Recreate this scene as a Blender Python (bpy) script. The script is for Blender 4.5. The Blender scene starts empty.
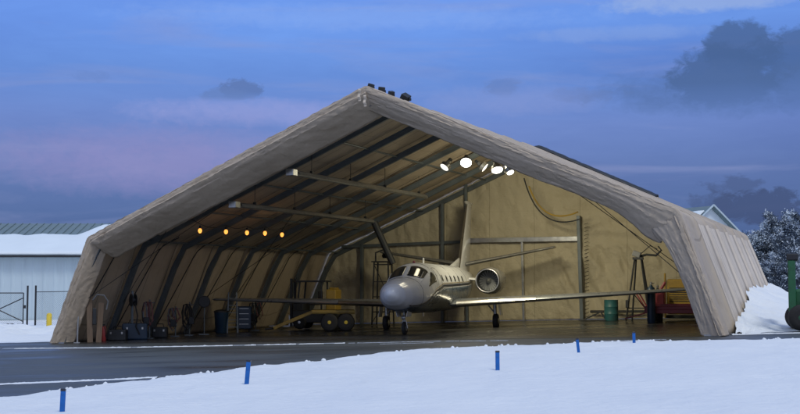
import bpy, bmesh, math, random
from mathutils import Vector, Matrix, noise, Euler
R = math.radians
PI = math.pi
random.seed(7)
scene = bpy.context.scene
col = scene.collection

# ------------------------------------------------------------------ helpers
def lerp(a, b, t): return a + (b - a) * t
def sstep(a, b, x):
    t = max(0.0, min(1.0, (x - a) / (b - a))); return t * t * (3 - 2 * t)
def interp(pts, x):
    if x <= pts[0][0]: return pts[0][1:]
    for p, q in zip(pts, pts[1:]):
        if x <= q[0]:
            t = (x - p[0]) / (q[0] - p[0]); return tuple(lerp(a, b, t) for a, b in zip(p[1:], q[1:]))
    return pts[-1][1:]
def nz(x, y=0, z=0): return noise.noise(Vector((x, y, z)))
def fbm(x, y=0, z=0, o=4):
    s = 0; a = 1; f = 1; t = 0
    for _ in range(o):
        s += a * noise.noise(Vector((x * f, y * f, z * f))); t += a; a *= .5; f *= 2.03
    return s / t
def gz(x): return 0.9 * math.tanh(x / 30.0)

class MB:
    def __init__(s): s.v = []; s.f = []; s.m = []; s.mi = 0
    def vert(s, p): s.v.append(tuple(p)); return len(s.v) - 1
    def face(s, *i): s.f.append(tuple(i)); s.m.append(s.mi)
    def quad(s, a, b, c, d):
        i = [s.vert(p) for p in (a, b, c, d)]; s.face(*i)
    def box(s, c, d, rz=0, M=None):
        hx, hy, hz = d[0] / 2, d[1] / 2, d[2] / 2
        m = M if M is not None else Matrix.Rotation(rz, 4, 'Z')
        idx = []
        for x, y, z in ((-1,-1,-1),(1,-1,-1),(1,1,-1),(-1,1,-1),(-1,-1,1),(1,-1,1),(1,1,1),(-1,1,1)):
            p = m @ Vector((x * hx, y * hy, z * hz)) + Vector(c); idx.append(s.vert(p))
        for q in ((0,3,2,1),(4,5,6,7),(0,1,5,4),(1,2,6,5),(2,3,7,6),(3,0,4,7)): s.face(*[idx[k] for k in q])
        return s
    def beam(s, a, b, w, h, up=(0, 0, 1)):
        a = Vector(a); b = Vector(b); d = (b - a); L = d.length; d.normalize()
        u = Vector(up)
        if abs(d.dot(u)) > .98: u = Vector((1, 0, 0))
        x = d.cross(u).normalized(); z = x.cross(d).normalized()
        m = Matrix((x, d, z)).transposed().to_4x4()
        s.box((a + b) / 2, (w, L, h), M=m); return s
    def ring(s, c, r, axis, n=12, ref=None, sc=(1, 1)):
        axis = Vector(axis).normalized()
        u = Vector(ref) if ref else (Vector((0, 0, 1)) if abs(axis.z) < .9 else Vector((1, 0, 0)))
        x = axis.cross(u).normalized(); y = x.cross(axis).normalized()
        return [s.vert(Vector(c) + x * (r * sc[0] * math.cos(2 * PI * k / n)) + y * (r * sc[1] * math.sin(2 * PI * k / n))) for k in range(n)]
    def bridge(s, a, b):
        n = len(a)
        for k in range(n): s.face(a[k], a[(k + 1) % n], b[(k + 1) % n], b[k])
    def tube(s, pts, r, n=8, caps=True):
        pts = [Vector(p) for p in pts]; rs = r if isinstance(r, (list, tuple)) else [r] * len(pts)
        prev = None; first = None; ref = None
        for k, p in enumerate(pts):
            d = (pts[min(k + 1, len(pts) - 1)] - pts[max(k - 1, 0)]).normalized()
            if ref is None: ref = Vector((0, 0, 1)) if abs(d.z) < .9 else Vector((1, 0, 0))
            x = d.cross(ref).normalized(); y = x.cross(d).normalized(); ref = y
            rg = [s.vert(p + x * (rs[k] * math.cos(2 * PI * j / n)) + y * (rs[k] * math.sin(2 * PI * j / n))) for j in range(n)]
            if prev: s.bridge(prev, rg)
            else: first = rg
            prev = rg
        if caps: s.face(*first[::-1]); s.face(*prev)
        return s
    def lathe(s, prof, c=(0, 0, 0), axis='Z', n=24, capa=True, capb=True):
        # prof: (radius, height along axis)
        rings = []
        for r, h in prof:
            rg = []
            for k in range(n):
                a = 2 * PI * k / n; ca, sa = r * math.cos(a), r * math.sin(a)
                p = {'Z': (ca, sa, h), 'Y': (ca, h, sa), 'X': (h, ca, sa)}[axis]
                rg.append(s.vert((p[0] + c[0], p[1] + c[1], p[2] + c[2])))
            rings.append(rg)
        for a, b in zip(rings, rings[1:]): s.bridge(a, b)
        if capa: s.face(*rings[0][::-1])
        if capb: s.face(*rings[-1])
        return s
    def grid(s, nu, nv, fn, closed=False):
        ids = [[s.vert(fn(i, j)) for j in range(nv)] for i in range(nu)]
        for i in range(nu - 1):
            for j in range(nv - 1): s.face(ids[i][j], ids[i + 1][j], ids[i + 1][j + 1], ids[i][j + 1])
            if closed: s.face(ids[i][nv - 1], ids[i + 1][nv - 1], ids[i + 1][0], ids[i][0])
        return ids
    def build(s, name, mat, parent=None, smooth=False, bevel=0, solid=0, offset=0, auto=35, recalc=True):
        me = bpy.data.meshes.new(name); me.from_pydata(s.v, [], s.f); me.update()
        if recalc:
            b = bmesh.new(); b.from_mesh(me); bmesh.ops.recalc_face_normals(b, faces=b.faces); b.to_mesh(me); b.free()
        mats = mat if isinstance(mat, (list, tuple)) else [mat]
        for m in mats: me.materials.append(m)
        if len(mats) > 1:
            for p, i in zip(me.polygons, s.m): p.material_index = i
        o = bpy.data.objects.new(name, me); col.objects.link(o)
        if parent is not None: o.parent = parent
        if smooth:
            for p in me.polygons: p.use_smooth = True
            if auto < 180:
                b = bmesh.new(); b.from_mesh(me)
                for e in b.edges:
                    if len(e.link_faces) == 2 and e.calc_face_angle(0) > R(auto): e.smooth = False
                b.to_mesh(me); b.free()
        if solid:
            md = o.modifiers.new('thick', 'SOLIDIFY'); md.thickness = solid; md.offset = offset
        if bevel:
            md = o.modifiers.new('round', 'BEVEL'); md.width = bevel; md.segments = 2; md.limit_method = 'ANGLE'; md.angle_limit = R(40)
        return o

def tag(o, label, cat, group=None, kind=None):
    o['label'] = label; o['category'] = cat
    if group: o['group'] = group
    if kind: o['kind'] = kind
    return o
def struct(o, label=None):
    o['kind'] = 'structure'
    if label: o['label'] = label
    return o
def thing(name, label, cat, loc=(0, 0, 0), rz=0, group=None, rot=None):
    o = bpy.data.objects.new(name, None); col.objects.link(o)
    o.location = loc; o.rotation_euler = rot if rot else (0, 0, rz); o.empty_display_size = .3
    return tag(o, label, cat, group)
def copy_tree(o, parent=None):
    c = o.copy(); col.objects.link(c)
    if parent is not None: c.parent = parent
    for ch in list(o.children): copy_tree(ch, c)
    return c

# ------------------------------------------------------------------ materials
def new_mat(name):
    m = bpy.data.materials.new(name); m.use_nodes = True
    nt = m.node_tree; b = nt.nodes['Principled BSDF']
    return m, nt, b
def mat(name, c, rough=.6, metal=0, var=.12, scale=3.0, bump=0.0, bscale=20, coat=0, dirt=None, dscale=1.2, damt=.5, stretch=(1, 1, 1), spec=None, dthr=.52):
    m, nt, b = new_mat(name); N = nt.nodes; L = nt.links
    tc = N.new('ShaderNodeTexCoord'); mp = N.new('ShaderNodeMapping'); mp.inputs['Scale'].default_value = stretch
    L.new(tc.outputs['Object'], mp.inputs[0])
    n1 = N.new('ShaderNodeTexNoise'); n1.inputs['Scale'].default_value = scale; n1.inputs['Detail'].default_value = 6
    L.new(mp.outputs[0], n1.inputs['Vector'])
    mx = N.new('ShaderNodeMix'); mx.data_type = 'RGBA'
    lo = [max(0, k * (1 - var * 1.6)) for k in c[:3]] + [1]; hi = [min(1, k * (1 + var * 1.6)) for k in c[:3]] + [1]
    mx.inputs[6].default_value = lo; mx.inputs[7].default_value = hi
    L.new(n1.outputs[0], mx.inputs[0]); out = mx.outputs[2]
    if dirt:
        n2 = N.new('ShaderNodeTexNoise'); n2.inputs['Scale'].default_value = dscale; n2.inputs['Detail'].default_value = 8; n2.inputs['Roughness'].default_value = .65
        L.new(mp.outputs[0], n2.inputs['Vector'])
        rp = N.new('ShaderNodeMapRange'); rp.inputs[1].default_value = dthr; rp.inputs[2].default_value = dthr + .14; rp.inputs[4].default_value = damt
        L.new(n2.outputs[0], rp.inputs[0])
        m2 = N.new('ShaderNodeMix'); m2.data_type = 'RGBA'; m2.inputs[7].default_value = list(dirt) + [1]
        L.new(rp.outputs[0], m2.inputs[0]); L.new(out, m2.inputs[6]); out = m2.outputs[2]
    L.new(out, b.inputs['Base Color'])
    b.inputs['Metallic'].default_value = metal
    rr = N.new('ShaderNodeMapRange'); rr.inputs[3].default_value = max(0, rough - .08); rr.inputs[4].default_value = min(1, rough + .1)
    L.new(n1.outputs[0], rr.inputs[0]); L.new(rr.outputs[0], b.inputs['Roughness'])
    if coat: b.inputs['Coat Weight'].default_value = coat; b.inputs['Coat Roughness'].default_value = .08
    if spec is not None: b.inputs['Specular IOR Level'].default_value = spec
    if bump:
        n3 = N.new('ShaderNodeTexNoise'); n3.inputs['Scale'].default_value = bscale; n3.inputs['Detail'].default_value = 5
        L.new(mp.outputs[0], n3.inputs['Vector'])
        bp = N.new('ShaderNodeBump'); bp.inputs['Strength'].default_value = bump; bp.inputs['Distance'].default_value = .05
        L.new(n3.outputs[0], bp.inputs['Height']); L.new(bp.outputs[0], b.inputs['Normal'])
    return m
def emis(name, c, s):
    m, nt, b = new_mat(name)
    b.inputs['Base Color'].default_value = (*c, 1); b.inputs['Emission Color'].default_value = (*c, 1); b.inputs['Emission Strength'].default_value = s
    return m

M = {}
def fabric(name, c, seams_shade=False):
    m = mat(name, c, rough=.62, var=.10, scale=.55, dirt=(c[0] * .66, c[1] * .62, c[2] * .56), dscale=.7, damt=.45, spec=.35)
    nt = m.node_tree; N = nt.nodes; L = nt.links; b = N['Principled BSDF']
    def mt(op, a, c_=None, clamp=False):
        n = N.new('ShaderNodeMath'); n.operation = op; n.use_clamp = clamp
        for k, x in enumerate((a, c_)):
            if x is None: continue
            if isinstance(x, (int, float)): n.inputs[k].default_value = x
            else: L.new(x, n.inputs[k])
        return n.outputs[0]
    tc = N.new('ShaderNodeTexCoord')
    w = N.new('ShaderNodeTexNoise'); w.inputs['Scale'].default_value = 1.1; w.inputs['Detail'].default_value = 6; w.inputs['Distortion'].default_value = .8; w.inputs['Roughness'].default_value = .5
    L.new(tc.outputs['Object'], w.inputs['Vector'])
    rid = mt('POWER', mt('ABSOLUTE', mt('SUBTRACT', w.outputs[0], .5)), .6)
    w2 = N.new('ShaderNodeTexNoise'); w2.inputs['Scale'].default_value = 4.5; w2.inputs['Detail'].default_value = 5; w2.inputs['Distortion'].default_value = .5
    L.new(tc.outputs['Object'], w2.inputs['Vector'])
    rid2 = mt('POWER', mt('ABSOLUTE', mt('SUBTRACT', w2.outputs[0], .5)), .7)
    h = mt('ADD', mt('MULTIPLY', rid, 1.0), mt('MULTIPLY', rid2, .5))
    bp = N.new('ShaderNodeBump'); bp.inputs['Strength'].default_value = .35; bp.inputs['Distance'].default_value = .07
    L.new(h, bp.inputs['Height']); L.new(bp.outputs[0], b.inputs['Normal'])
    if seams_shade:
        sp = N.new('ShaderNodeSeparateXYZ'); L.new(tc.outputs['Object'], sp.inputs[0])
        src = b.inputs['Base Color'].links[0].from_socket
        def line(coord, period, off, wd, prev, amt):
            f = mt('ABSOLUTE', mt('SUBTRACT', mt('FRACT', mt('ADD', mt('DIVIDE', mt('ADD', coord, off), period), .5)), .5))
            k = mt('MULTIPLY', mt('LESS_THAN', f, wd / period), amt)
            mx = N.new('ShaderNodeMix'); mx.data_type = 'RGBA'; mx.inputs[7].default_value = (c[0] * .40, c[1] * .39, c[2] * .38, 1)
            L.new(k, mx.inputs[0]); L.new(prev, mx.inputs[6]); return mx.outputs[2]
        if name == 'canvas_back':
            out = line(sp.outputs[0], 2.2, .3, .014, src, .5); out = line(sp.outputs[2], 2.45, -.4, .010, out, .18)
            L.new(out, b.inputs['Base Color']); bp.inputs['Distance'].default_value = .13; bp.inputs['Strength'].default_value = .45; return m
        out = line(sp.outputs[1], 2.671, -.25 + (.36 if name == 'canvas_cream' else 0), .13 if name == 'canvas_cream' else .04, src, .62)  # seam at each arch; on cream, a broad band painting in trough shade
        if name == 'canvas_cream': out = line(sp.outputs[1], 2.671, -.25 + 1.335 + .25, .06, out, .35)  # fainter mid-bay band, also trough shade put into the colour
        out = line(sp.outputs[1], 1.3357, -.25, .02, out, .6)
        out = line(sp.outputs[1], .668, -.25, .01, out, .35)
        if name == 'canvas_tan': out = line(sp.outputs[0], 2.05, 0, .014, out, .45)
        L.new(out, b.inputs['Base Color'])
    return m
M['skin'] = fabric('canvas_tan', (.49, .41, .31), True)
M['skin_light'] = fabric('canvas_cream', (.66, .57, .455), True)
M['edge'] = fabric('canvas_edge_tan', (.50, .42, .325))
M['liner'] = fabric('canvas_liner', (.33, .27, .17))
M['backcloth'] = fabric('canvas_back', (.49, .44, .32), True)
M['truss'] = mat('painted_steel_blue', (.13, .155, .17), rough=.45, metal=.3, var=.25, scale=2)
M['galv'] = mat('galvanised_steel', (.45, .46, .46), rough=.35, metal=.85, var=.2, scale=5)
M['dark'] = mat('dark_metal', (.025, .028, .032), rough=.5, metal=.2, var=.3)
M['rubber'] = mat('rubber', (.02, .02, .021), rough=.75, var=.2, bump=.2)
M['white'] = mat('aircraft_white', (.64, .66, .69), rough=.24, var=.04, scale=1.5, coat=.25)
M['nacelle'] = mat('nacelle_grey', (.20, .20, .195), rough=.25, var=.08, coat=.3)
M['under'] = mat('belly_shade_blue', (.05, .075, .11), rough=.28, var=.05, coat=.4)  # dark tone that paints shade onto the lower fuselage
M['stripe'] = mat('aircraft_stripe', (.012, .016, .03), rough=.3, var=.1, coat=.4)
M['gold'] = mat('aircraft_gold', (.30, .22, .10), rough=.35, metal=.3, var=.1)
M['polish'] = mat('polished_edge', (.6, .6, .6), rough=.3, metal=1, var=.05)
M['boot'] = mat('deice_boot_dull', (.26, .28, .30), rough=.28, var=.1, metal=.5)
M['wing'] = mat('wing_grey', (.13, .14, .155), rough=.28, var=.06, coat=.4)
M['glass'] = mat('cockpit_glass', (.012, .016, .02), rough=.06, var=.1, spec=.7)
M['yellow'] = mat('machine_yellow', (.34, .22, .03), rough=.45, var=.15, dirt=(.12, .08, .03), damt=.6)
M['red'] = mat('machine_red', (.27, .045, .06), rough=.45, var=.15, dirt=(.1, .03, .03), damt=.5)
M['green'] = mat('machine_green', (.015, .11, .045), rough=.4, var=.2, dirt=(.02, .03, .02), damt=.5)
M['teal'] = mat('drum_teal', (.03, .13, .14), rough=.45, var=.2, dirt=(.05, .06, .05))
M['blue'] = mat('stake_blue', (.0, .11, .42), rough=.5, var=.2, dirt=(.01, .03, .08), scale=9, dscale=8, damt=.5)
M['bluebox'] = mat('cabinet_blue', (.015, .04, .075), rough=.4, var=.2)
M['wood'] = mat('plywood', (.15, .105, .07), rough=.7, var=.3, stretch=(8, 8, 1))
M['pinkred'] = mat('bottle_red', (.24, .03, .03), rough=.35, var=.1)
M['bollard'] = mat('bollard_yellow', (.75, .55, .05), rough=.5, var=.1, dirt=(.2, .15, .05), dscale=4)
M['snowroof'] = mat('roof_snow', (.74, .82, .86), rough=.7, var=.04, scale=.4, bump=.3, bscale=3)
M['siding'] = mat('metal_siding', (.50, .60, .65), rough=.5, var=.05, scale=.6, dirt=(.38, .46, .5), dscale=.5, damt=.4, stretch=(3, 3, .4))
M['roofmetal'] = mat('green_roof_metal', (.17, .23, .24), rough=.5, metal=.2, var=.15)
M['bark'] = mat('bark', (.045, .05, .06), rough=.9, var=.3, bump=.5)
M['twig'] = mat('frosted_twig', (.068, .092, .125), rough=.9, var=.5, scale=1.2)
M['frost'] = mat('frost_white', (.62, .70, .80), rough=.8, var=.2, scale=1.5)
M['conifer'] = mat('dark_needles', (.03, .045, .065), rough=.9, var=.5, scale=1.5)
M['lampdim'] = emis('lamp_lens_side', (1, .96, .86), 1.6)
M['lampwhite'] = emis('lamp_lens', (1, .97, .88), 9)
M['bulb'] = emis('warm_bulb', (1, .38, .07), 1.7)
M['greyp'] = mat('grey_plastic', (.2, .21, .22), rough=.5)

# asphalt
def asphalt(name, base, wet_lo, wet_hi, r_dry, sc):
    m, nt, b = new_mat(name); N = nt.nodes; L = nt.links
    tc = N.new('ShaderNodeTexCoord')
    mp = N.new('ShaderNodeMapping'); mp.inputs['Scale'].default_value = (.5, 1.2, 1); L.new(tc.outputs['Object'], mp.inputs[0])
    n1 = N.new('ShaderNodeTexNoise'); n1.inputs['Scale'].default_value = sc; n1.inputs['Detail'].default_value = 8; n1.inputs['Roughness'].default_value = .6
    L.new(mp.outputs[0], n1.inputs[0])
    n2 = N.new('ShaderNodeTexNoise'); n2.inputs['Scale'].default_value = 45; n2.inputs['Detail'].default_value = 3; L.new(tc.outputs['Object'], n2.inputs[0])
    rp = N.new('ShaderNodeValToRGB'); L.new(n1.outputs[0], rp.inputs[0])
    rp.color_ramp.elements[0].position = .3; rp.color_ramp.elements[0].color = (base[0] * .55, base[1] * .55, base[2] * .55, 1)
    rp.color_ramp.elements[1].position = .7; rp.color_ramp.elements[1].color = (base[0] * 1.35, base[1] * 1.35, base[2] * 1.35, 1)
    mx = N.new('ShaderNodeMix'); mx.data_type = 'RGBA'; mx.blend_type = 'MULTIPLY'; mx.inputs[0].default_value = .5
    r2 = N.new('ShaderNodeMapRange'); r2.inputs[1].default_value = .3; r2.inputs[2].default_value = .7; r2.inputs[3].default_value = .5; r2.inputs[4].default_value = 1.4; L.new(n2.outputs[0], r2.inputs[0])
    L.new(rp.outputs[0], mx.inputs[6]); L.new(r2.outputs[0], mx.inputs[7]); L.new(mx.outputs[2], b.inputs['Base Color'])
    r3 = N.new('ShaderNodeMapRange'); r3.inputs[1].default_value = wet_lo; r3.inputs[2].default_value = wet_hi; r3.inputs[3].default_value = .14; r3.inputs[4].default_value = r_dry
    L.new(n1.outputs[0], r3.inputs[0]); L.new(r3.outputs[0], b.inputs['Roughness'])
    bp = N.new('ShaderNodeBump'); bp.inputs['Strength'].default_value = .25; bp.inputs['Distance'].default_value = .01
    L.new(n2.outputs[0], bp.inputs['Height']); L.new(bp.outputs[0], b.inputs['Normal'])
    return m
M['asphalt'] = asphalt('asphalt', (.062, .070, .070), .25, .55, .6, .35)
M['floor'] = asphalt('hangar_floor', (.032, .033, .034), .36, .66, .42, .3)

def snowmat(name, c=(.80, .84, .86)):
    m, nt, b = new_mat(name); N = nt.nodes; L = nt.links
    tc = N.new('ShaderNodeTexCoord')
    n1 = N.new('ShaderNodeTexNoise'); n1.inputs['Scale'].default_value = .5; n1.inputs['Detail'].default_value = 5; L.new(tc.outputs['Object'], n1.inputs[0])
    rp = N.new('ShaderNodeValToRGB'); L.new(n1.outputs[0], rp.inputs[0])
    rp.color_ramp.elements[0].position = .3; rp.color_ramp.elements[0].color = (c[0] * .94, c[1] * .95, c[2] * .97, 1)
    rp.color_ramp.elements[1].position = .7; rp.color_ramp.elements[1].color = (*c, 1)
    L.new(rp.outputs[0], b.inputs['Base Color']); b.inputs['Roughness'].default_value = .75; b.inputs['Specular IOR Level'].default_value = .3
    n2 = N.new('ShaderNodeTexNoise'); n2.inputs['Scale'].default_value = 3.5; n2.inputs['Detail'].default_value = 8; n2.inputs['Roughness'].default_value = .6; L.new(tc.outputs['Object'], n2.inputs[0])
    bp = N.new('ShaderNodeBump'); bp.inputs['Strength'].default_value = .5; bp.inputs['Distance'].default_value = .12
    L.new(n2.outputs[0], bp.inputs['Height']); L.new(bp.outputs[0], b.inputs['Normal'])
    return m
M['snow'] = snowmat('snow')
M['slush2'] = snowmat('slush_dark', (.20, .22, .25))
M['slush'] = snowmat('slush', (.5, .55, .62))

# ------------------------------------------------------------------ world
SUN_EL, SUN_AZ = R(58), R(152)       # azimuth clockwise from +Y
w = bpy.data.worlds.new('World'); scene.world = w; w.use_nodes = True
nt = w.node_tree; N = nt.nodes; L = nt.links
bg = N['Background']; bg.inputs['Strength'].default_value = 1.0
tc = N.new('ShaderNodeTexCoord'); sep = N.new('ShaderNodeSeparateXYZ'); L.new(tc.outputs['Generated'], sep.inputs[0])
def math_n(op, a, b=None, c=None, clamp=False):
    n = N.new('ShaderNodeMath'); n.operation = op; n.use_clamp = clamp
    for k, x in enumerate((a, b, c)):
        if x is None: continue
        if isinstance(x, (int, float)): n.inputs[k].default_value = x
        else: L.new(x, n.inputs[k])
    return n.outputs[0]
def mixc(f, a, b, mode='MIX'):
    n = N.new('ShaderNodeMix'); n.data_type = 'RGBA'; n.blend_type = mode
    for k, x in ((0, f), (6, a), (7, b)):
        if isinstance(x, (int, float)): n.inputs[k].default_value = x
        elif isinstance(x, tuple): n.inputs[k].default_value = (*x, 1)
        else: L.new(x, n.inputs[k])
    return n.outputs[2]
az = math_n('MULTIPLY', math_n('ARCTAN2', sep.outputs[0], sep.outputs[1]), 180 / PI)
el = math_n('MULTIPLY', math_n('ARCSINE', sep.outputs[2]), 180 / PI)
def noise_w(scale, sx, sy, sz, detail=6, rough=.55, dist=0, off=0):
    mp = N.new('ShaderNodeMapping'); mp.inputs['Scale'].default_value = (sx, sy, sz); mp.inputs['Location'].default_value = (off, off * .7, off * .3)
    L.new(tc.outputs['Generated'], mp.inputs[0])
    n = N.new('ShaderNodeTexNoise'); n.inputs['Scale'].default_value = scale; n.inputs['Detail'].default_value = detail; n.inputs['Roughness'].default_value = rough; n.inputs['Distortion'].default_value = dist
    L.new(mp.outputs[0], n.inputs[0]); return n.outputs[0]
nb = noise_w(2.6, 1, 1, 5, 5, .55, .3, 3.1)         # broad bands
ns = math_n('ADD', math_n('MULTIPLY', noise_w(24, 1, 1, 1.6, 6, .6, .3, 9.2), .5), math_n('MULTIPLY', noise_w(85, 1, 1, 1.7, 7, .65, .5, 2.2), .5))          # ragged detail
nv = noise_w(5, 1, 1, 8, 5, .55, .6, 21.)           # veils
sky = N.new('ShaderNodeTexSky'); sky.sky_type = 'NISHITA'; sky.sun_disc = False
sky.sun_elevation = SUN_EL; sky.sun_rotation = SUN_AZ
nish = mixc(1.0, sky.outputs[0], (.05, .05, .05), 'MULTIPLY')
# dusk overcast colour by elevation
ramp = N.new('ShaderNodeValToRGB'); L.new(math_n('DIVIDE', math_n('ADD', el, 2), 30, clamp=True), ramp.inputs[0])
cr = ramp.color_ramp
cr.elements[0].position = 0.0; cr.elements[0].color = (.06, .10, .24, 1)
cr.elements[1].position = 1.0; cr.elements[1].color = (.18, .33, .76, 1)
for p, c in ((.18, (.085, .155, .38)), (.25, (.13, .21, .50)), (.32, (.16, .26, .64)), (.40, (.12, .27, .74)), (.48, (.155, .36, .96)), (.60, (.12, .29, .88))):
    e = cr.elements.new(p); e.color = (*c, 1)
base = ramp.outputs[0]
# darker toward the right of the hangar, near the horizon
rt = math_n('MULTIPLY', math_n('SMOOTH_MIN', math_n('MAXIMUM', math_n('DIVIDE', math_n('ADD', az, -2), 16), 0), 1, .2), .42)
base = mixc(rt, base, mixc(1, base, (.55, .62, .72), 'MULTIPLY'))
bands = math_n('MULTIPLY', math_n('ADD', nb, -.42), 4.0, clamp=True)
base = mixc(math_n('MULTIPLY', bands, .55), base, mixc(1, base, (.68, .72, .84), 'MULTIPLY'))
veil = math_n('MULTIPLY', math_n('ADD', nv, -.52), 4.5, clamp=True)
base = mixc(math_n('MULTIPLY', veil, .35), base, (.30, .34, .62))
nf = noise_w(16, 1, 1, 4.5, 8, .65, .8, 4.4)
base = mixc(math_n('MULTIPLY', math_n('ADD', nf, -.40), 1.3, clamp=True), base, mixc(1, base, (.80, .84, .90), 'MULTIPLY'))
def blob(a0, e0, rx, ry, ns_amt, soft, fac, colr, b, flat=0):
    da = math_n('DIVIDE', math_n('ADD', az, -a0), rx); de = math_n('DIVIDE', math_n('ADD', el, -e0), ry)
    d = math_n('ADD', math_n('MULTIPLY', da, da), math_n('MULTIPLY', de, de))
    d = math_n('ADD', d, math_n('MULTIPLY', math_n('ADD', ns, -.5), ns_amt * 2.0))
    k = math_n('DIVIDE', math_n('SUBTRACT', 1.0 + soft, d), 2 * soft, clamp=True)
    if flat:      # cumulus: crisp top, base dissolving downwards
        k = math_n('MULTIPLY', k, math_n('DIVIDE', math_n('ADD', el, -(e0 - ry * 1.0)), ry * flat, clamp=True))
    k = math_n('MULTIPLY', k, fac)
    return mixc(k, b, colr)
base = blob(-6.6, 8.2, 5.5, .55, 2.2, .9, .38, (.40, .40, .76), base)
base = blob(-11, 5.9, 7, 1.3, 1.6, 1.0, .55, (.32, .28, .58), base)
base = blob(5.5, 8.8, 3.5, .6, 2.0, .9, .26, (.34, .38, .70), base)
base = blob(-2, 12.6, 9, .5, 3.0, .9, .22, (.34, .50, .92), base)
base = blob(14.2, 13.0, 3.8, .45, 2.4, .7, .50, (.40, .52, .80), base)
base = blob(9.6, 11.7, 3.8, .3, 2.4, .8, .25, (.34, .46, .78), base)
CL = (.036, .10, .29)
base = blob(15.0, 9.5, 2.5, 1.35, 2.2, .30, .85, CL, base, .9)
base = blob(15.8, 10.7, 1.6, 1.3, 2.0, .26, .85, CL, base, .9)
base = blob(18.4, 10.1, 2.6, 1.5, 2.0, .30, .8, CL, base, .9)
base = blob(16.0, 9.0, 6.0, 1.0, 2.0, .7, .55, (.06, .13, .34), base)
base = blob(-7.4, 9.2, .85, .50, 4.2, .35, .80, (.085, .16, .42), base, .9)
base = blob(-8.2, 8.95, 1.0, .32, 4.0, .45, .65, (.11, .20, .50), base, .8)
base = blob(4.8, 9.3, .9, .45, 3.6, .4, .38, (.10, .17, .42), base, .8)
base = blob(8.6, 9.0, 1.5, .35, 3.6, .5, .25, (.10, .17, .42), base)
base = blob(-14.2, 9.6, .8, .25, 3.6, .5, .25, (.10, .19, .5), base)
base = blob(15.2, 4.7, 1.3, .40, 4.2, .4, .55, (.045, .075, .20), base)
base = blob(16.4, 3.7, 2.2, .70, 4.0, .35, .80, (.035, .06, .17), base)
base = blob(14.2, 4.0, .9, .45, 4.0, .4, .55, (.045, .075, .20), base)
# wide bright western afterglow, behind the photographer's back
glow = math_n('MULTIPLY', math_n('MAXIMUM', math_n('MULTIPLY', sep.outputs[1], -1), 0), .42)
zen = math_n('MULTIPLY', math_n('POWER', math_n('MAXIMUM', sep.outputs[2], 0), 1.3), .45)
colr = mixc(.08, base, nish)
colr = mixc(glow, colr, (.92, .86, .74))
colr = mixc(zen, colr, (.54, .62, .70))
L.new(colr, bg.inputs['Color'])

sl = bpy.data.lights.new('sun', 'SUN'); sl.energy = 1.35; sl.angle = R(14); sl.color = (1.0, .98, .92)
so = bpy.data.objects.new('sun', sl); col.objects.link(so)
sd = Vector((math.sin(SUN_AZ) * math.cos(SUN_EL), math.cos(SUN_AZ) * math.cos(SUN_EL), math.sin(SUN_EL)))
so.rotation_euler = sd.to_track_quat('Z', 'Y').to_euler(); so.location = (20, -10, 40)

# ------------------------------------------------------------------ camera
cd = bpy.data.cameras.new('camera'); cam = bpy.data.objects.new('camera', cd); col.objects.link(cam)
cd.sensor_width = 36; cd.lens = 55.35; cd.clip_end = 3000; cd.clip_start = .1
cam.location = (0, 0, 1.6); cam.rotation_euler = (R(90 + 3.86), 0, 0)
scene.camera = cam
scene.view_settings.view_transform = 'Standard'; scene.view_settings.look = 'None'; scene.view_settings.gamma = 1
scene.view_settings.use_curve_mapping = False; scene.view_settings.exposure = 0
scene.cycles.max_bounces = 6; scene.cycles.use_denoising = True
scene.cycles.sample_clamp_indirect = 6

# ------------------------------------------------------------------ ground
xs = sorted(set([float(i) for i in range(-80, 81)] + [-900, -600, -400, -250, -160, -120, -100, 100, 120, 160, 250, 400, 600, 900]))
ys = [-60, -30, 0, 30, 45, 60, 80, 100, 140, 200, 300, 500, 900]
b = MB(); b.grid(len(xs), len(ys), lambda i, j: (xs[i], ys[j], gz(xs[i]) - .004))
struct(b.build('ground', M['snow'], smooth=True))

def ymax(x):
    if x < -13: y = 47.4
    elif x < 9.5: y = 40 - .439 * (x + 1.1) + 1.5
    else: y = 37.6 - .03 * (x - 9.5)
    if x < -13: y += .5 * fbm(x * .8, 3) + .2 * fbm(x * 3, 9)
    elif x > 11: y += .5 * fbm(x * .9, 5) + .2 * fbm(x * 4, 9)
    return y
b = MB(); nx = 641
b.grid(nx, 12, lambda i, j: (-80 + .25 * i, lerp(-20, ymax(-80 + .25 * i), j / 11), gz(-80 + .25 * i)))
struct(b.build('apron_asphalt', M['asphalt'], smooth=True))

HX, HY, HA = -1.1, 40.0, R(-23.7)
ca, sa = math.cos(HA), math.sin(HA)
def hw(u, v): return (HX + u * ca - v * sa, HY + u * sa + v * ca)
def hg(u, v): return gz(hw(u, v)[0])
V1 = 19.2
b = MB()
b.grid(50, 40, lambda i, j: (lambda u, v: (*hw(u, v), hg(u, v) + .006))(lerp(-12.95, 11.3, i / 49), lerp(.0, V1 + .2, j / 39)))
struct(b.build('hangar_floor', M['floor'], smooth=True))

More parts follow.
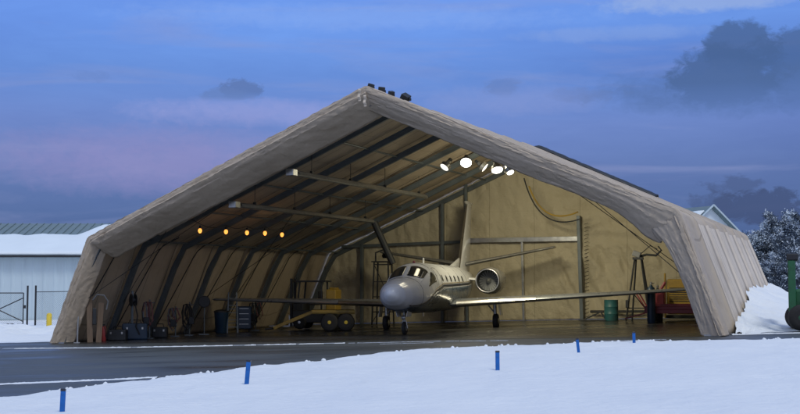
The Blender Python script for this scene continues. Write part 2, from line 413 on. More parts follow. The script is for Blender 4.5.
# foreground snow bank
edge = [(-60, 8.), (-30, 10.5), (-14, 13.5), (-9, 16.6), (-6.3, 19.6), (-4.2, 23.6), (-2.9, 26.0), (-1.9, 27.0), (-1.25, 28.2), (-.4, 30.0), (.6, 31.0), (2.1, 31.7), (5.5, 32.3), (8.1, 31.4), (10.7, 30.7), (20, 30), (60, 28)]
b = MB(); nx = 480; ny = 90
def snowp(i, j):
    x = lerp(-26, 36, i / (nx - 1))
    ye = interp(edge, x)[0] + .30 * fbm(x * .7, 2) + .22 * fbm(x * 2.6, 7, 1) + .10 * fbm(x * 8, 1.5)
    t = j / (ny - 1)
    y = lerp(-8, ye, 1 - (1 - t) ** 1.7)
    d = ye - y
    h = .10 * (1 - math.exp(-d * 5)) * (1 + .8 * fbm(x * 1.2, y * 1.2, 4)) + .05 * (1 - math.exp(-d)) + .035 * fbm(x * .6, y * .6) * min(1, d) 
    h += .03 * fbm(x * 5, y * 5, 8) * math.exp(-d * 1.2) * min(1, d * 8)
    return (x, y, gz(x) + .004 + max(0, h) * (1 if d > 0 else 0))
b.grid(nx, ny, snowp)
struct(b.build('snow_field', M['snow'], smooth=True, auto=180))

# plough clumps along the edge of the snow field
rnd = random.Random(5); b = MB()
for k in range(620):
    x = rnd.uniform(-20, 22); ye = interp(edge, x)[0] + .30 * fbm(x * .7, 2) + .22 * fbm(x * 2.6, 7, 1) + .10 * fbm(x * 8, 1.5)
    off = rnd.gauss(-.05, .22) if rnd.random() < .8 else rnd.uniform(-.2, 1.1)
    r = rnd.uniform(.015, .06) * (1 if off < .2 else .6); y = ye + off; z = gz(x) + r * .3 + (.08 if off < -.1 else 0)
    n = 7; rings = []
    for q, (hh, rr_) in enumerate(((-.6, .6), (0, 1), (.6, .7), (.95, .15))):
        rings.append([b.vert((x + r * rr_ * math.cos(2 * PI * m / n) * rnd.uniform(.75, 1.25), y + r * rr_ * math.sin(2 * PI * m / n) * rnd.uniform(.75, 1.25), z + r * hh)) for m in range(n)])
    for p_, q_ in zip(rings, rings[1:]): b.bridge(p_, q_)
    b.face(*rings[-1])
o = b.build('snow_clumps', M['snow'], smooth=True, auto=180); o['kind'] = 'stuff'; o['label'] = 'small snow clumps along the ploughed edge'; o['category'] = 'snow'
def snow_line(name, pts, wid, seed, hgt=.03, m=None, gap=.0):
    """thin ragged ribbon of snow lying on the apron"""
    b = MB(); n = 260; tot = len(pts) - 1; prev = None
    for k in range(n):
        t = k / (n - 1) * tot; i = min(int(t), tot - 1); f = t - i
        x = lerp(pts[i][0], pts[i + 1][0], f); y = lerp(pts[i][1], pts[i + 1][1], f)
        wv = wid * (1 + 1.3 * fbm(k * .09, seed)) 
        if fbm(k * .07, seed + 5) < -.30 + gap: wv = 0
        wv = max(0, wv); y += .10 * fbm(k * .05, seed + 9)
        hh = hgt * (.6 + abs(fbm(k * .3, seed + 2)) * 2)
        r = [b.vert((x, y - wv / 2, gz(x) + .005)), b.vert((x, y - wv * .2, gz(x) + .005 + hh * min(1, wv * 8))), b.vert((x, y + wv * .25, gz(x) + .006 + hh * .8 * min(1, wv * 8))), b.vert((x, y + wv / 2, gz(x) + .005))]
        if prev and wv > 0:
            for q in range(3): b.face(prev[q], r[q], r[q + 1], prev[q + 1])
        prev = r
    return struct(b.build(name, m or M['snow'], smooth=True, auto=180))
snow_line('snow_ridge', [(-17, 42.0), (-13.2, 41.5), (-9, 39.9), (-5, 38.9), (-1.7, 38.3)], .20, 1, .025, None, .12)
snow_line('slush_strip', [(-17, 42.15), (-13.2, 41.7), (-9, 40.05), (-5, 39.05), (-1.7, 38.5)], .35, 31, .008, M['slush'], .05)
ep = [(x_, interp(edge, x_)[0] + .22) for x_ in (-14, -9, -6.3, -4.2, -2.9, -1.9, -1.25, -.4, .6, 2.1, 5.5, 8.1, 10.7, 16)]
snow_line('slush_strip', ep, .55, 37, .006, M['slush2'], .08)
snow_line('slush_strip', [(x_, y_ + .5) for x_, y_ in ep], .25, 41, .004, M['slush2'], .25)
snow_line('snow_ridge', [(-1.6, 38.2), (1.2, 37.6), (3.2, 36.6)], .10, 4, .015, M['slush'], .1)
snow_line('snow_ridge', [(-12, 24.3), (-7.8, 24.0), (-5.6, 24.4), (-3.4, 25.3)], .34, 11, .02)
snow_line('snow_ridge', [(-30, 45.6), (-20, 45.4), (-14.6, 44.6)], .45, 15, .03)
snow_line('snow_ridge', [(-.6, 36.9), (.3, 36.8), (1.0, 36.8)], .10, 17, .01, M['slush'])
snow_line('snow_ridge', [(5.6, 34.6), (6.6, 34.5), (7.4, 34.4)], .12, 19, .01, M['slush'])
snow_line('snow_ridge', [(9.7, 36.2), (11, 36.3), (13, 36.0), (16, 35.8)], .30, 23, .03)

# snow drift on the left yard
def heap(name, cx, cy, rx, ry, h, seed, rough=.35, n=90, m=None, lab=None):
    b = MB()
    def f(i, j):
        a = 2 * PI * i / (n - 1); r = (j / (n // 2)) ; 
        k = 1 + .35 * fbm(math.cos(a) * 1.3, math.sin(a) * 1.3, seed)
        x = cx + rx * r * k * math.cos(a); y = cy + ry * r * k * math.sin(a)
        z = h * max(0, 1 - r ** 1.7) * (1 + rough * 1.6 * fbm(x * .9, y * .9, seed, 5)) + rough * .25 * fbm(x * 2.4, y * 2.4, seed + 3) * (1 - r)
        return (x, y, gz(x) + max(0, z) - (.004 if r > .98 else -.004))
    b.grid(n, n // 2 + 1, f)
    return b.build(name, m or M['snow'], smooth=True, auto=180)
struct(heap('snow_bank', -19.5, 53.0, 9.0, 4.5, .55, 2.2, .9), None)
struct(heap('snow_bank', -30, 58.0, 9.0, 5.0, .6, 6.2, .9), None)

# ------------------------------------------------------------------ the fabric hangar
hang = thing('fabric_hangar', 'large tan fabric aircraft hangar with open gabled front and drooping wrinkled canvas edge', 'hangar', (HX, HY, 0), HA)
EL, ER, AP = (-11.05, 3.45), (10.1, 3.88), (0.0, 8.22)
BL, BR = -12.65, 11.35
def prof(n=150, inset=0.0):
    """points (u, z, kind s) along the outer gable line, left foot to right foot; z of foot filled later"""
    P = [(BL, None), EL, AP, ER, (BR, None)]
    return P
def path_pts(v, inset=0.0, n=160):
    tp = max(0, v) / V1; br = BR - .62 * tp
    gl, gr = hg(BL, v), hg(br, v)
    P = [Vector((BL, gl)), Vector(EL), Vector(AP), Vector((ER[0] - .78 * tp, ER[1] + .12 * tp)), Vector((br, gr))]
    # inset along inward normals
    seg = []
    for a, c in zip(P, P[1:]):
        d = (c - a).normalized(); nrm = Vector((d.y, -d.x)); seg.append((a + nrm * inset, d))
    Q = [P[0] + Vector((inset * 1.05, 0))]
    for (a, d), (c, e) in zip(seg, seg[1:]):
        t = ((c - a).x * e.y - (c - a).y * e.x) / (d.x * e.y - d.y * e.x); Q.append(a + d * t)
    Q.append(P[4] - Vector((inset * 1.05, 0)))
    # round the corners
    out = []
    rr = [0, .16, .12, .16, 0]
    pts = []
    for k, q in enumerate(Q):
        if rr[k] == 0: pts.append(q); continue
        a = q + (Q[k - 1] - q).normalized() * rr[k]; c = q + (Q[k + 1] - q).normalized() * rr[k]
        for s in range(7):
            t = s / 6; pts.append((1 - t) ** 2 * a + 2 * t * (1 - t) * q + t * t * c)
    Ls = [0]
    for a, c in zip(pts, pts[1:]): Ls.append(Ls[-1] + (c - a).length)
    res = []
    for i in range(n):
        s = Ls[-1] * i / (n - 1)
        k = 0
        while k < len(Ls) - 2 and Ls[k + 1] < s: k += 1
        t = (s - Ls[k]) / (Ls[k + 1] - Ls[k]); p = pts[k].lerp(pts[k + 1], t)
        d = (pts[k + 1] - pts[k]).normalized()
        res.append((p.x, p.y, -d.y, d.x, s))   # pos + outward normal
    return res
NB = 7; BAY = V1 / NB
ribs_v = [.25 + (V1 - .5) * k / NB for k in range(NB + 1)]
NP = 170; NV = 225
def skin_pt(i, v, cache={}):
    key = round(v, 4)
    if key not in cache: cache[key] = path_pts(v, 0, NP)
    u, z, nu, nzv, s = cache[key][i]
    # sag between arches (fabric drawn tight over each arch, billowing between)
    ph = ((v - ribs_v[0]) / (ribs_v[1] - ribs_v[0])) % 1.0
    wall = abs(nzv) < .7
    dv = (ph if ph < .5 else ph - 1) * (ribs_v[1] - ribs_v[0])
    cream = wall and u > 0 and v > ribs_v[1] - .3
    sag = (.075 if cream else .05) * math.exp(-(dv / .17) ** 2) - .05 * math.sin(PI * ph) ** 2 + (.03 * math.exp(-((abs(dv) - 1.335) / .12) ** 2) if cream else 0)
    wr = .018 * fbm(s * .5, v * 1.3, 3) + .014 * fbm(s * 2.2, v * 1.2, 8)
    o = sag + wr
    return (u + nu * o, v, max(hg(u, v) + .01, z + nzv * o))
# skin in two materials: cream on the right-hand wall, tan elsewhere
b = MB()
vals = [V1 * j / (NV - 1) for j in range(NV)]
ids = [[b.vert(skin_pt(i, v)) for v in vals] for i in range(NP)]
p0 = path_pts(0, 0, NP)
wall_i = next(i for i in range(NP // 2, NP) if abs(p0[i][3]) < .7)
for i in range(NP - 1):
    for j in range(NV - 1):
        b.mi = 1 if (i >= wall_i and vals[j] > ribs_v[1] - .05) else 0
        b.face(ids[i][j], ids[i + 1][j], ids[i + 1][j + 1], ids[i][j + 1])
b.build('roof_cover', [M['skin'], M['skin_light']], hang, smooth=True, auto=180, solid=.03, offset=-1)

# arches: I-section legs and rafters, with purlins between
for k, v in enumerate(ribs_v):
    P = path_pts(v, .26, 90); b = MB()
    for a, c in zip(P[::3], P[3::3] + [P[-1]]):
        pass
    pts = [P[q] for q in range(0, 90, 3)] + [P[-1]]
    secs = []
    W, H = .06, .22
    for p in pts:
        u, z, nu, n2 = p[:4]
        secs.append([b.vert((u + nu * o, v + w_, z + n2 * o)) for (o, w_) in ((H / 2, -W), (H / 2, W), (H / 2 - .04, W), (H / 2 - .04, .02), (-H / 2 + .04, .02), (-H / 2 + .04, W), (-H / 2, W), (-H / 2, -W), (-H / 2 + .04, -W), (-H / 2 + .04, -.02), (H / 2 - .04, -.02), (H / 2 - .04, -W))])
    for s1, s2 in zip(secs, secs[1:]): b.bridge(s1, s2)
    b.build('arch_frame', M['truss'], hang)
for frac in (.148, .235, .32, .44, .56, .68, .79, .852):
    i = int(frac * 159); b = MB()
    prev = None
    for v in ribs_v:
        p = path_pts(v, .22)[i]
        q = (p[0], v, p[1])
        if prev: b.tube([prev, q], .04, 8)
        prev = q
    b.build('purlin', M['truss'], hang)
# service cables drooping down the left wall between the arches
for k in range(6):
    v0 = ribs_v[k] + .35; v1 = ribs_v[k] + 1.5; b = MB(); pts = []
    for q in range(17):
        t = q / 16; P_ = path_pts(lerp(v0, v1, t), .16 + .10 * math.sin(PI * t), 90); fi = lerp(13 + (k % 3), 1, t ** (.8 + .1 * (k % 2))); i_ = int(fi); fr_ = fi - i_; A_, B_ = P_[i_], P_[i_ + 1]
        pts.append((lerp(A_[0], B_[0], fr_), lerp(v1, v0, t ** 1.8) - .4 * math.sin(PI * t), lerp(A_[1], B_[1], fr_)))
    b.tube(pts, .022, 6); b.build('wall_cable', M['rubber'], hang, smooth=True)
# bracing cables
for (a, c) in ((0, 1), (3, 4)):
    for side in (-1, 1):
        b = MB()
        i0 = 8 if side < 0 else 151; i1 = 42 if side < 0 else 117
        A = path_pts(ribs_v[a], .30)[i0]; C = path_pts(ribs_v[c], .30)[i1]; D = path_pts(ribs_v[c], .30)[i0]; E = path_pts(ribs_v[a], .30)[i1]
        b.tube([(A[0], ribs_v[a], A[1]), (C[0], ribs_v[c], C[1])], .012, 5); b.tube([(D[0], ribs_v[c], D[1]), (E[0], ribs_v[a], E[1])], .012, 5)
        b.build('brace_cable', M['dark'], hang)

# front canvas edge: wrinkled rolled valance round the opening
NS = 760
P = path_pts(0, 0, NS)
sec = [(.75, .035), (.50, .045), (.25, .05), (.05, .055), (-.06, .05), (-.075, -.02), (-.07, -.16), (-.02, -.32), (.12, -.48), (.30, -.64), (.50, -.80)]
secd = []
for k in range(41):
    t = k / 40 * (len(sec) - 1); i = min(int(t), len(sec) - 2); f = t - i
    secd.append((lerp(sec[i][0], sec[i + 1][0], f), lerp(sec[i][1], sec[i + 1][1], f), k / 40))
b = MB()
slen = P[-1][4]
sL = next(p[4] for p in P if abs(p[3]) > .7); sR = [p[4] for p in P if abs(p[3]) > .7][-1]
def lip(i, j):
    u, z, nu, n2, s = P[i]
    dv, o, t = secd[j]
    leg = sstep(-.35, .35, (sL - s) if u < 0 else (s - sR))
    # width of the flap: wide on the left rafter, narrower on the right
    side = -1 if u < 0 else 1
    wid = 1.0 + (.08 if side < 0 else -.16) + .12 * fbm(s * .25, 4)
    wid *= lerp(1, .92 if side > 0 else .62, leg)
    wid += .55 * math.exp(-((s - sR + .4) / .9) ** 2)
    if o < 0: o *= wid
    if o < -.15: dv = lerp(dv, dv * 1.6 - .0, 1 - leg) if u < 0 else dv * lerp(.75, .18, leg)
    # long folds running along the edge, plus cross puckers at the lacing
    y = o
    q1 = s * 1.1 + t * 5.0 * side; q2 = s * .35 - t * 3.0 * side
    rdg = lambda n_: max(0, .16 - abs(n_)) / .16
    f1 = .012 * fbm(s * .14, t * 7.5, 1.7) + .014 * rdg(fbm(q1 * .5, t * 4.0 + s * .08, 5.1)) + .006 * fbm(s * 3.6, t * 7, 2.1) + .012 * rdg(fbm(q1 * 1.6, t * 6.0, 8.8))
    f2 = .022 * fbm(s * .10 + 7, t * 8.0, 9.7) + .026 * rdg(fbm(q2, t * 7.0 + s * .05, 3.3)) + .018 * rdg(fbm(q1 * 1.1, t * 5, 4.4)) + .004 * fbm(s * 4, t * 8, 6.3)
    puck = .008 * math.sin(s * 14 + 3 * fbm(s * .9)) * math.exp(-((t - .42) / .08) ** 2)
    env = math.sin(min(1, t * 1.25) * PI * .5)
    e0 = sstep(0, .12, t)
    uu = u + nu * (y + (f1 + puck) * e0); zz = z + n2 * (y + (f1 + puck) * e0); vv = dv + (f2 * env - .03 * math.sin(t * PI)) 
    g = hg(uu, vv) + .012 + .02 * (j / 40)
    return (uu, vv, max(g, zz))
b.grid(NS, 41, lip)
b.build('canvas_edge', M['edge'], hang, smooth=True, auto=28, solid=.015)
# inner liner flap behind the left rafter
b = MB()
i0, i1 = int(NS * .20), int(NS * .50)
def liner(i, j):
    u, z, nu, n2, s = P[i0 + i]
    t = j / 11
    o = -.62 - .13 * t + .05 * fbm(s * .5, t * 2); v = .66 + .55 * t + .06 * fbm(s * .9, t * 3, 4)
    return (u + nu * o, v, z + n2 * o)
b.grid(i1 - i0, 12, liner)
b.build('liner_flap', M['edge'], hang, smooth=True, auto=180, solid=.015)
# second seam line / roof piping at the first arch
b = MB(); q = path_pts(ribs_v[1], 0, 120); 
b.tube([(p[0] + p[2] * .02, ribs_v[1] + .02 * fbm(p[4]), p[1] + p[3] * .02) for p in q[3:-2]], .035, 6)
b.build('seam_rope', M['skin'], hang, smooth=True)
# dark strap of netting over the rear roof edge
b = MB(); q = path_pts(V1, 0, 260); q = q[int(260 * .50):int(260 * .735)]
def strap(i, j):
    p = q[i]; t = j / 6; o = .03 + .12 * math.sin(t * PI) + .05 * fbm(p[4] * 3, t * 2)
    return (p[0] + p[2] * o, V1 - .75 + .75 * t + .05 * fbm(p[4] * 2, 3), p[1] + p[3] * o)
b.grid(len(q), 7, strap)
b.build('edge_strap', M['dark'], hang, smooth=True, auto=180, solid=.03)

# rear wall of hanging canvas
NU, NZ = 320, 90
b = MB()
PR = path_pts(V1 - .15, .04, 700)
def rear(i, j):
    u = lerp(BL + .15, BR - .15, i / (NU - 1))
    top = min((abs(p[0] - u), p[1]) for p in PR)[1]
    g = hg(u, V1) + .012
    z = lerp(g, top, j / (NZ - 1))
    t = (z - g) / 4
    v = V1 - .15 + .16 * fbm(u * .8, z * .35, 2) + .09 * fbm(u * 2.2, z * .8 + u * .5, 5) + .03 * (1 - abs(fbm(u * 1.1 + z * .6, z * .5, 15)) * 4) 
    v += .05 * math.sin(u * 1.1) * math.sin(z * 1.2 + .5)
    v += .05 * math.sin(z * 9 + u) * math.exp(-((u - 3.6) / 1.1) ** 2) * sstep(3.2, 4, z)
    if .9 < u < 5.6 and z < 3.6: v += .34 * fbm(u * 1.8 + z * .9, z * .4 - u * .3, 11) + .09 * fbm(u * 4 + z, z * .8, 13)
    return (u, v, z)
b.grid(NU, NZ, rear)
b.build('rear_wall', M['backcloth'], hang, smooth=True, auto=180, solid=.02)
# rear wall framing
def pxu(px, v):     # u on plane v seen at pixel px (fit helper for framing positions)
    k = (px - 400) / 1230.0
    return (k * (HY + v * ca) - HX + v * sa) / (ca - k * sa)
VR = V1 - .45
u_mid, u_in, u_main = pxu(467, VR), pxu(523, VR), pxu(581.5, VR)
b = MB(); b.beam((u_mid, VR, hg(u_mid, VR)), (u_mid - .05, VR, 7.3), .16, .12); b.build('rear_post', M['truss'], hang, bevel=.01)
b = MB(); b.beam((u_main, VR, hg(u_main, VR)), (u_main - .12, VR, 5.0), .24, .16); b.build('rear_post', M['truss'], hang, bevel=.01)
b = MB(); b.beam((u_in, VR + .06, hg(u_in, VR)), (u_in - .06, VR + .06, 3.86), .14, .10); b.build('rear_post', M['galv'], hang, bevel=.01)
b = MB(); b.beam((u_mid + .15, VR, 3.95), (u_main - .15, VR, 3.95), .12, .22); b.build('cross_beam', M['galv'], hang, bevel=.01)
b = MB(); b.beam((-10.2, VR, 3.75), (u_mid - .15, VR, 3.9), .10, .14); b.build('cross_beam', M['truss'], hang, bevel=.01)
u2 = pxu(362, VR)
for uu in (u2, -4.8):
    b = MB(); b.beam((uu, VR, hg(uu, VR)), (uu, VR, 8.2 - abs(uu) * .445 - .3), .18, .14); b.build('rear_post', M['truss'], hang, bevel=.01)
# laced seam on main post
b = MB()
for k in range(26):
    z = .35 + k * .17; b.tube([(u_main + .14, VR - .02, z), (u_main + .30, VR + .1, z + .07)], .012, 4)
b.build('post_lacing', M['dark'], hang)
# skirting pipe low on the rear wall
b = MB(); b.tube([(pxu(590, VR), VR - .05, .62), (9.4, VR - .05, .70)], .06, 8); b.build('skirting_pipe', M['dark'], hang, smooth=True)
# front foot plates of the arches
for uu in (BL + .28, BR - .32):
    b = MB(); b.box((uu, .25, hg(uu, .25) + .03), (.5, .5, .05)); b.tube([(uu - .1, .1, hg(uu, .1)), (uu - .1, .1, hg(uu, .1) + .5)], .04, 8); b.build('foot_plate', M['galv'], hang)
# lacing tabs hanging at the ridge
for (du, z0, z1) in ((-.10, 8.14, 7.74), (.10, 7.92, 7.55)):
    b = MB(); b.grid(2, 10, lambda i, j: (du + (i - .5) * .09 + .015 * math.sin(j), -.34 - .02 * math.sin(j * 1.3), lerp(z0, z1, j / 9))); b.build('lacing_tab', M['skin_light'], hang, solid=.012)
# small dark caps on the ridge
for k, (v, s, d) in enumerate(((.35, .10, 0), (1.15, .12, .02), (2.0, .10, 0), (3.1, .17, .04))):
    b = MB()
    b.box((d, v, 8.33), (s * 1.9, s * 1.6, s * 1.5), M=Euler((.2 * k, .3 - .2 * k, .5 * k)).to_matrix().to_4x4()); b.box((d - .02, v + .03, 8.27), (s * 2.6, s * .8, .10))
    b.build('ridge_cap', M['dark'], hang, bevel=.02)

# ------------------------------------------------------------------ heater tubes hanging under the left rafters
def hpoint(u, v, z): x, y = hw(u, v); return (x, y, z)
def tube_heater(u, z, v0, v1, label, drops):
    t = thing('heater_tube', label, 'heater', hpoint(u, v0, z), HA, 'heater tubes under the roof')
    Ln = v1 - v0
    b = MB(); b.tube([(0, 0, 0), (0, Ln, 0)], .075, 12); b.build('tube', M['galv'], t, smooth=True)
    b = MB()   # folded reflector hood
    pr = [(-.19, -.04), (-.13, .07), (0, .12), (.13, .07), (.19, -.04)]
    b.grid(5, 2, lambda i, j: (pr[i][0], .25 + j * (Ln - .5), pr[i][1])); b.build('reflector', M['galv'], t, solid=.006)
    b = MB(); b.box((0, -.02, .02), (.30, .34, .24)); b.build('burner_box', M['galv'], t, bevel=.02)
    for d in drops:
        b = MB(); y = d * Ln; zr = 8.22 - abs(u) * .445 - z - .12
        b.tube([(0, y, .1), (0, y, zr)], .012, 6); b.box((0, y, .14), (.10, .08, .12)); b.build('hanger', M['dark'], t)
    return t
tube_heater(-3.5, 5.66, 1.35, 13.6, 'upper bright steel heater tube hung below the roof near the gable', (.12, .38, .64, .93))
t2 = tube_heater(-5.8, 4.60, 1.35, 13.0, 'lower steel heater tube hung level with the string of orange bulbs', (.12, .38, .64, .93))
b = MB(); b.tube([(0, 11.75, .0), (.12, 11.8, -.3), (.80, 12.0, -1.85)], .15, 10); b.build('flue_duct', M['dark'], t2, smooth=True)

# ------------------------------------------------------------------ lamps
def flood(label, x, y, z, aim, power, col_=(1, .90, .62), r=.225, emit='lampwhite', beam=None):
    d = Vector(aim).normalized(); q = (-d).to_track_quat('Z', 'Y').to_euler()
    t = thing('flood_lamp', label, 'lamp', (x, y, z), 0, 'flood lamps under the roof')
    t.rotation_euler = q
    # local -Z is the lens axis
    b = MB(); b.lathe([(.05, .30), (.09, .29), (.11, .18), (.20, .10), (r, -.02), (r + .015, -.04), (r + .015, -.055), (r - .005, -.055), (r - .01, -.03), (.16, .06)], n=28, capb=True); b.build('reflector', M['galv'], t, smooth=True)
    b = MB(); b.lathe([(r - .012, -.035), (r - .012, -.045), (r * .5, -.055), (.01, -.058)], n=28); b.build('lens', M[emit], t, smooth=True)
    b = MB(); b.tube([(0, 0, .28), (0, 0, .45)], .02, 6); b.box((0, 0, .36), (.12, .12, .12)); b.build('ballast_box', M['dark'], t)
    li = bpy.data.lights.new('flood', 'AREA'); li.shape = 'DISK'; li.size = .9; li.energy = power; li.color = col_
    lo = bpy.data.objects.new('flood', li); col.objects.link(lo); lo.parent = t; lo.location = (0, 0, -.08)
    if beam:  # area light swung off the lens axis to brighten the rear wall
        bq = (-Vector(beam)).to_track_quat('Z', 'Y'); lo.rotation_euler = (q.to_quaternion().inverted() @ bq).to_euler(); lo.location = q.to_quaternion().inverted() @ (Vector(beam).normalized() * .30) + Vector((0, 0, -.1))
    return t
def cpx(px, py, d, zc=1.6):     # world point seen at pixel (800-wide) at forward distance d (camera pitched 3.86 deg)
    p = R(3.86); a = (px - 400) / 1230.0; c = (207 - py) / 1230.0
    dirv = Vector((a, math.cos(p) - c * math.sin(p), math.sin(p) + c * math.cos(p)))
    return Vector((0, 0, zc)) + dirv * (d / dirv.y)
for (px, py, d, aim, pw, lab) in (
    (466, 162, 46.5, (-.05, -.75, -.6), 26, 'brightest round flood lamp facing out of the hangar by the rear post'),
    (497, 169, 46.0, (.15, -.50, -.85), 26, 'round flood lamp facing out, close under the right canvas edge'),
    (445, 166.5, 47.5, (-.55, -.38, -.72), 16, 'slim flood lamp seen edge-on, tilted down to the left'),
    (484, 167, 48.0, (.80, -.20, -.62), 165, 'flood lamp seen edge-on between the two round bright ones')):
    p = cpx(px, py, d); flood(lab, p.x, p.y, p.z, aim, pw, r=.215 if px in (466, 497) else .19, emit='lampwhite' if px in (466, 497) else 'lampdim', beam=(.35, .7, -.65) if pw > 100 else None)
p = cpx(510, 171.5, 45.5)
flood('smallest flood lamp peeping from under the right canvas edge', p.x, p.y, p.z, (.3, -.5, -.8), 330, r=.14, beam=(.3, .8, -.6))

# string of five warm bulbs
g = thing('bulb_cable', 'dark sagging cable carrying the orange bulbs at the left', 'cable', (0, 0, 0))
bulbs = [(200, 230, 45.5), (226, 231, 46.8), (247, 232, 48), (265, 232.5, 49), (282, 234, 50)]
tops = [cpx(a, c - 6, d) for a, c, d in bulbs]
b = MB(); pts = []
for a, c in zip(tops, tops[1:]):
    for s in range(7):
        t = s / 7; q = a.lerp(c, t); q.z -= .12 * math.sin(t * PI); pts.append(q)
pts.append(tops[-1]); b.tube([tops[0] + Vector((-.9, .3, .5))] + pts + [tops[-1] + Vector((.7, 1.2, .4))], .013, 5); b.build('cable', M['dark'], g)
names = ['leftmost orange bulb of the five strung under the left roof', 'second orange bulb from the left under the roof', 'middle one of the five orange bulbs under the left roof', 'fourth orange bulb from the left under the roof', 'rightmost orange bulb of the five under the left roof']
for k, ((a, c, d), nm) in enumerate(zip(bulbs, names)):
    p = cpx(a, c, d)
    t = thing('hanging_bulb', nm, 'bulb', p, 0, 'orange bulbs under the left roof')
    b = MB(); b.lathe([(.01, -.12), (.05, -.10), (.075, -.04), (.07, .01), (.035, .06)], n=14); b.build('bulb', M['bulb'], t, smooth=True)
    b = MB(); b.lathe([(.04, .05), (.045, .12), (.03, .16)], n=10); b.tube([(0, 0, .15), (0, 0, .22)], .01, 5); b.build('socket', M['dark'], t, smooth=True)
    li = bpy.data.lights.new('bulb_light', 'POINT'); li.energy = 1.5; li.color = (1, .5, .18); li.shadow_soft_size = .08
    lo = bpy.data.objects.new('bulb_light', li); col.objects.link(lo); lo.parent = t; lo.location = (0, -.02, -.22)

# yellow and dark cables looping on the right
def hang_cable(name, lab, a, mid, c, m, r=.03):
    A, Bm, C_ = cpx(*a), cpx(*mid), cpx(*c)
    b = MB(); pts = []
    for s in range(25):
        t = s / 24; q = (1 - t) ** 2 * A + 2 * t * (1 - t) * (Bm * 2 - (A + C_) / 2) + t * t * C_; pts.append(q)
    b.tube(pts, r, 7); return tag(b.build(name, m, smooth=True), lab, 'cable')
hang_cable('power_cable', 'yellow cable looping against the rear wall under the right roof', (529, 186, 55.2), (548, 213, 55.0), (578, 212, 54.2), M['yellow'], .035)
hang_cable('power_cable', 'dark cable sagging just below the yellow one', (524, 178, 55.2), (545, 216, 55.0), (580, 219, 54.2), M['dark'], .03)

# ------------------------------------------------------------------ AIRCRAFT
YAW = R(-14)
plane = thing('business_jet', 'white twin-engine business jet with dark cockpit windows parked in the hangar', 'aircraft', (-.30, 42.2, .0), 0)
plane.rotation_euler = (0, -.021, YAW)
ST = [  # y, ztop, zbot, halfwidth
    (0.00, 1.50, 1.42, .04), (.05, 1.60, 1.32, .15), (.16, 1.70, 1.20, .27), (.40, 1.81, 1.06, .43), (.80, 1.92, .94, .59), (1.3, 2.00, .86, .71),
    (1.8, 2.06, .81, .79), (2.05, 2.11, .79, .82), (2.4, 2.27, .77, .86), (2.8, 2.46, .76, .89), (3.2, 2.57, .75, .91), (3.8, 2.62, .74, .93), (6, 2.62, .74, .93),
    (9.5, 2.62, .78, .93), (10.4, 2.60, .95, .88), (11.4, 2.55, 1.25, .74), (12.4, 2.50, 1.55, .56), (13.4, 2.45, 1.82, .36), (14.4, 2.40, 2.05, .18), (15.2, 2.34, 2.2, .05)]
def fus(y, th):     # th from top, + to local +x
    zt, zb, hw_ = interp(ST, y)
    zc = lerp(zb, zt, .47)
    up = math.cos(th)
    x = math.sin(th) * hw_
    h = (zt - zc) if up > 0 else (zc - zb)
    # cockpit shoulders narrow toward the top
    e = .92
    sx = math.copysign(abs(math.sin(th)) ** e, math.sin(th)); cz = math.copysign(abs(up) ** e, up)
    return Vector((sx * hw_, y, zc + cz * h))
def fusn(y, th):
    a = fus(y, th + .01) - fus(y, th - .01); c = fus(y + .02, th) - fus(max(0, y - .02), th)
    n = c.cross(a).normalized()
    if n.dot(Vector((math.sin(th), 0, math.cos(th)))) < 0: n = -n
    return n
yl = []
y = 0
while y < 15.2: yl.append(y); y += .03 if y < .5 else (.08 if y < 4 else .2)
yl.append(15.2)
NT = 72
b = MB(); ids = [[b.vert(fus(yy, 2 * PI * k / NT)) for k in range(NT)] for yy in yl]
for i in range(len(yl) - 1):
    for k in range(NT):
        th = 2 * PI * (k + .5) / NT; th = th if th < PI else th - 2 * PI; ym = (yl[i] + yl[i + 1]) / 2
        b.face(ids[i][k], ids[i][(k + 1) % NT], ids[i + 1][(k + 1) % NT], ids[i + 1][k])
b.face(*ids[0]); b.face(*ids[-1])
fo = b.build('fuselage', M['white'], plane, smooth=True, auto=60)
def patch(name, fn, nu, nv, m, parent, off=.008, **k):
    b = MB()
    def f(i, j):
        y, th = fn(i / (nu - 1), j / (nv - 1)); return fus(y, th) + fusn(y, th) * off
    b.grid(nu, nv, f); return b.build(name, m, parent, smooth=True, auto=180, **k)
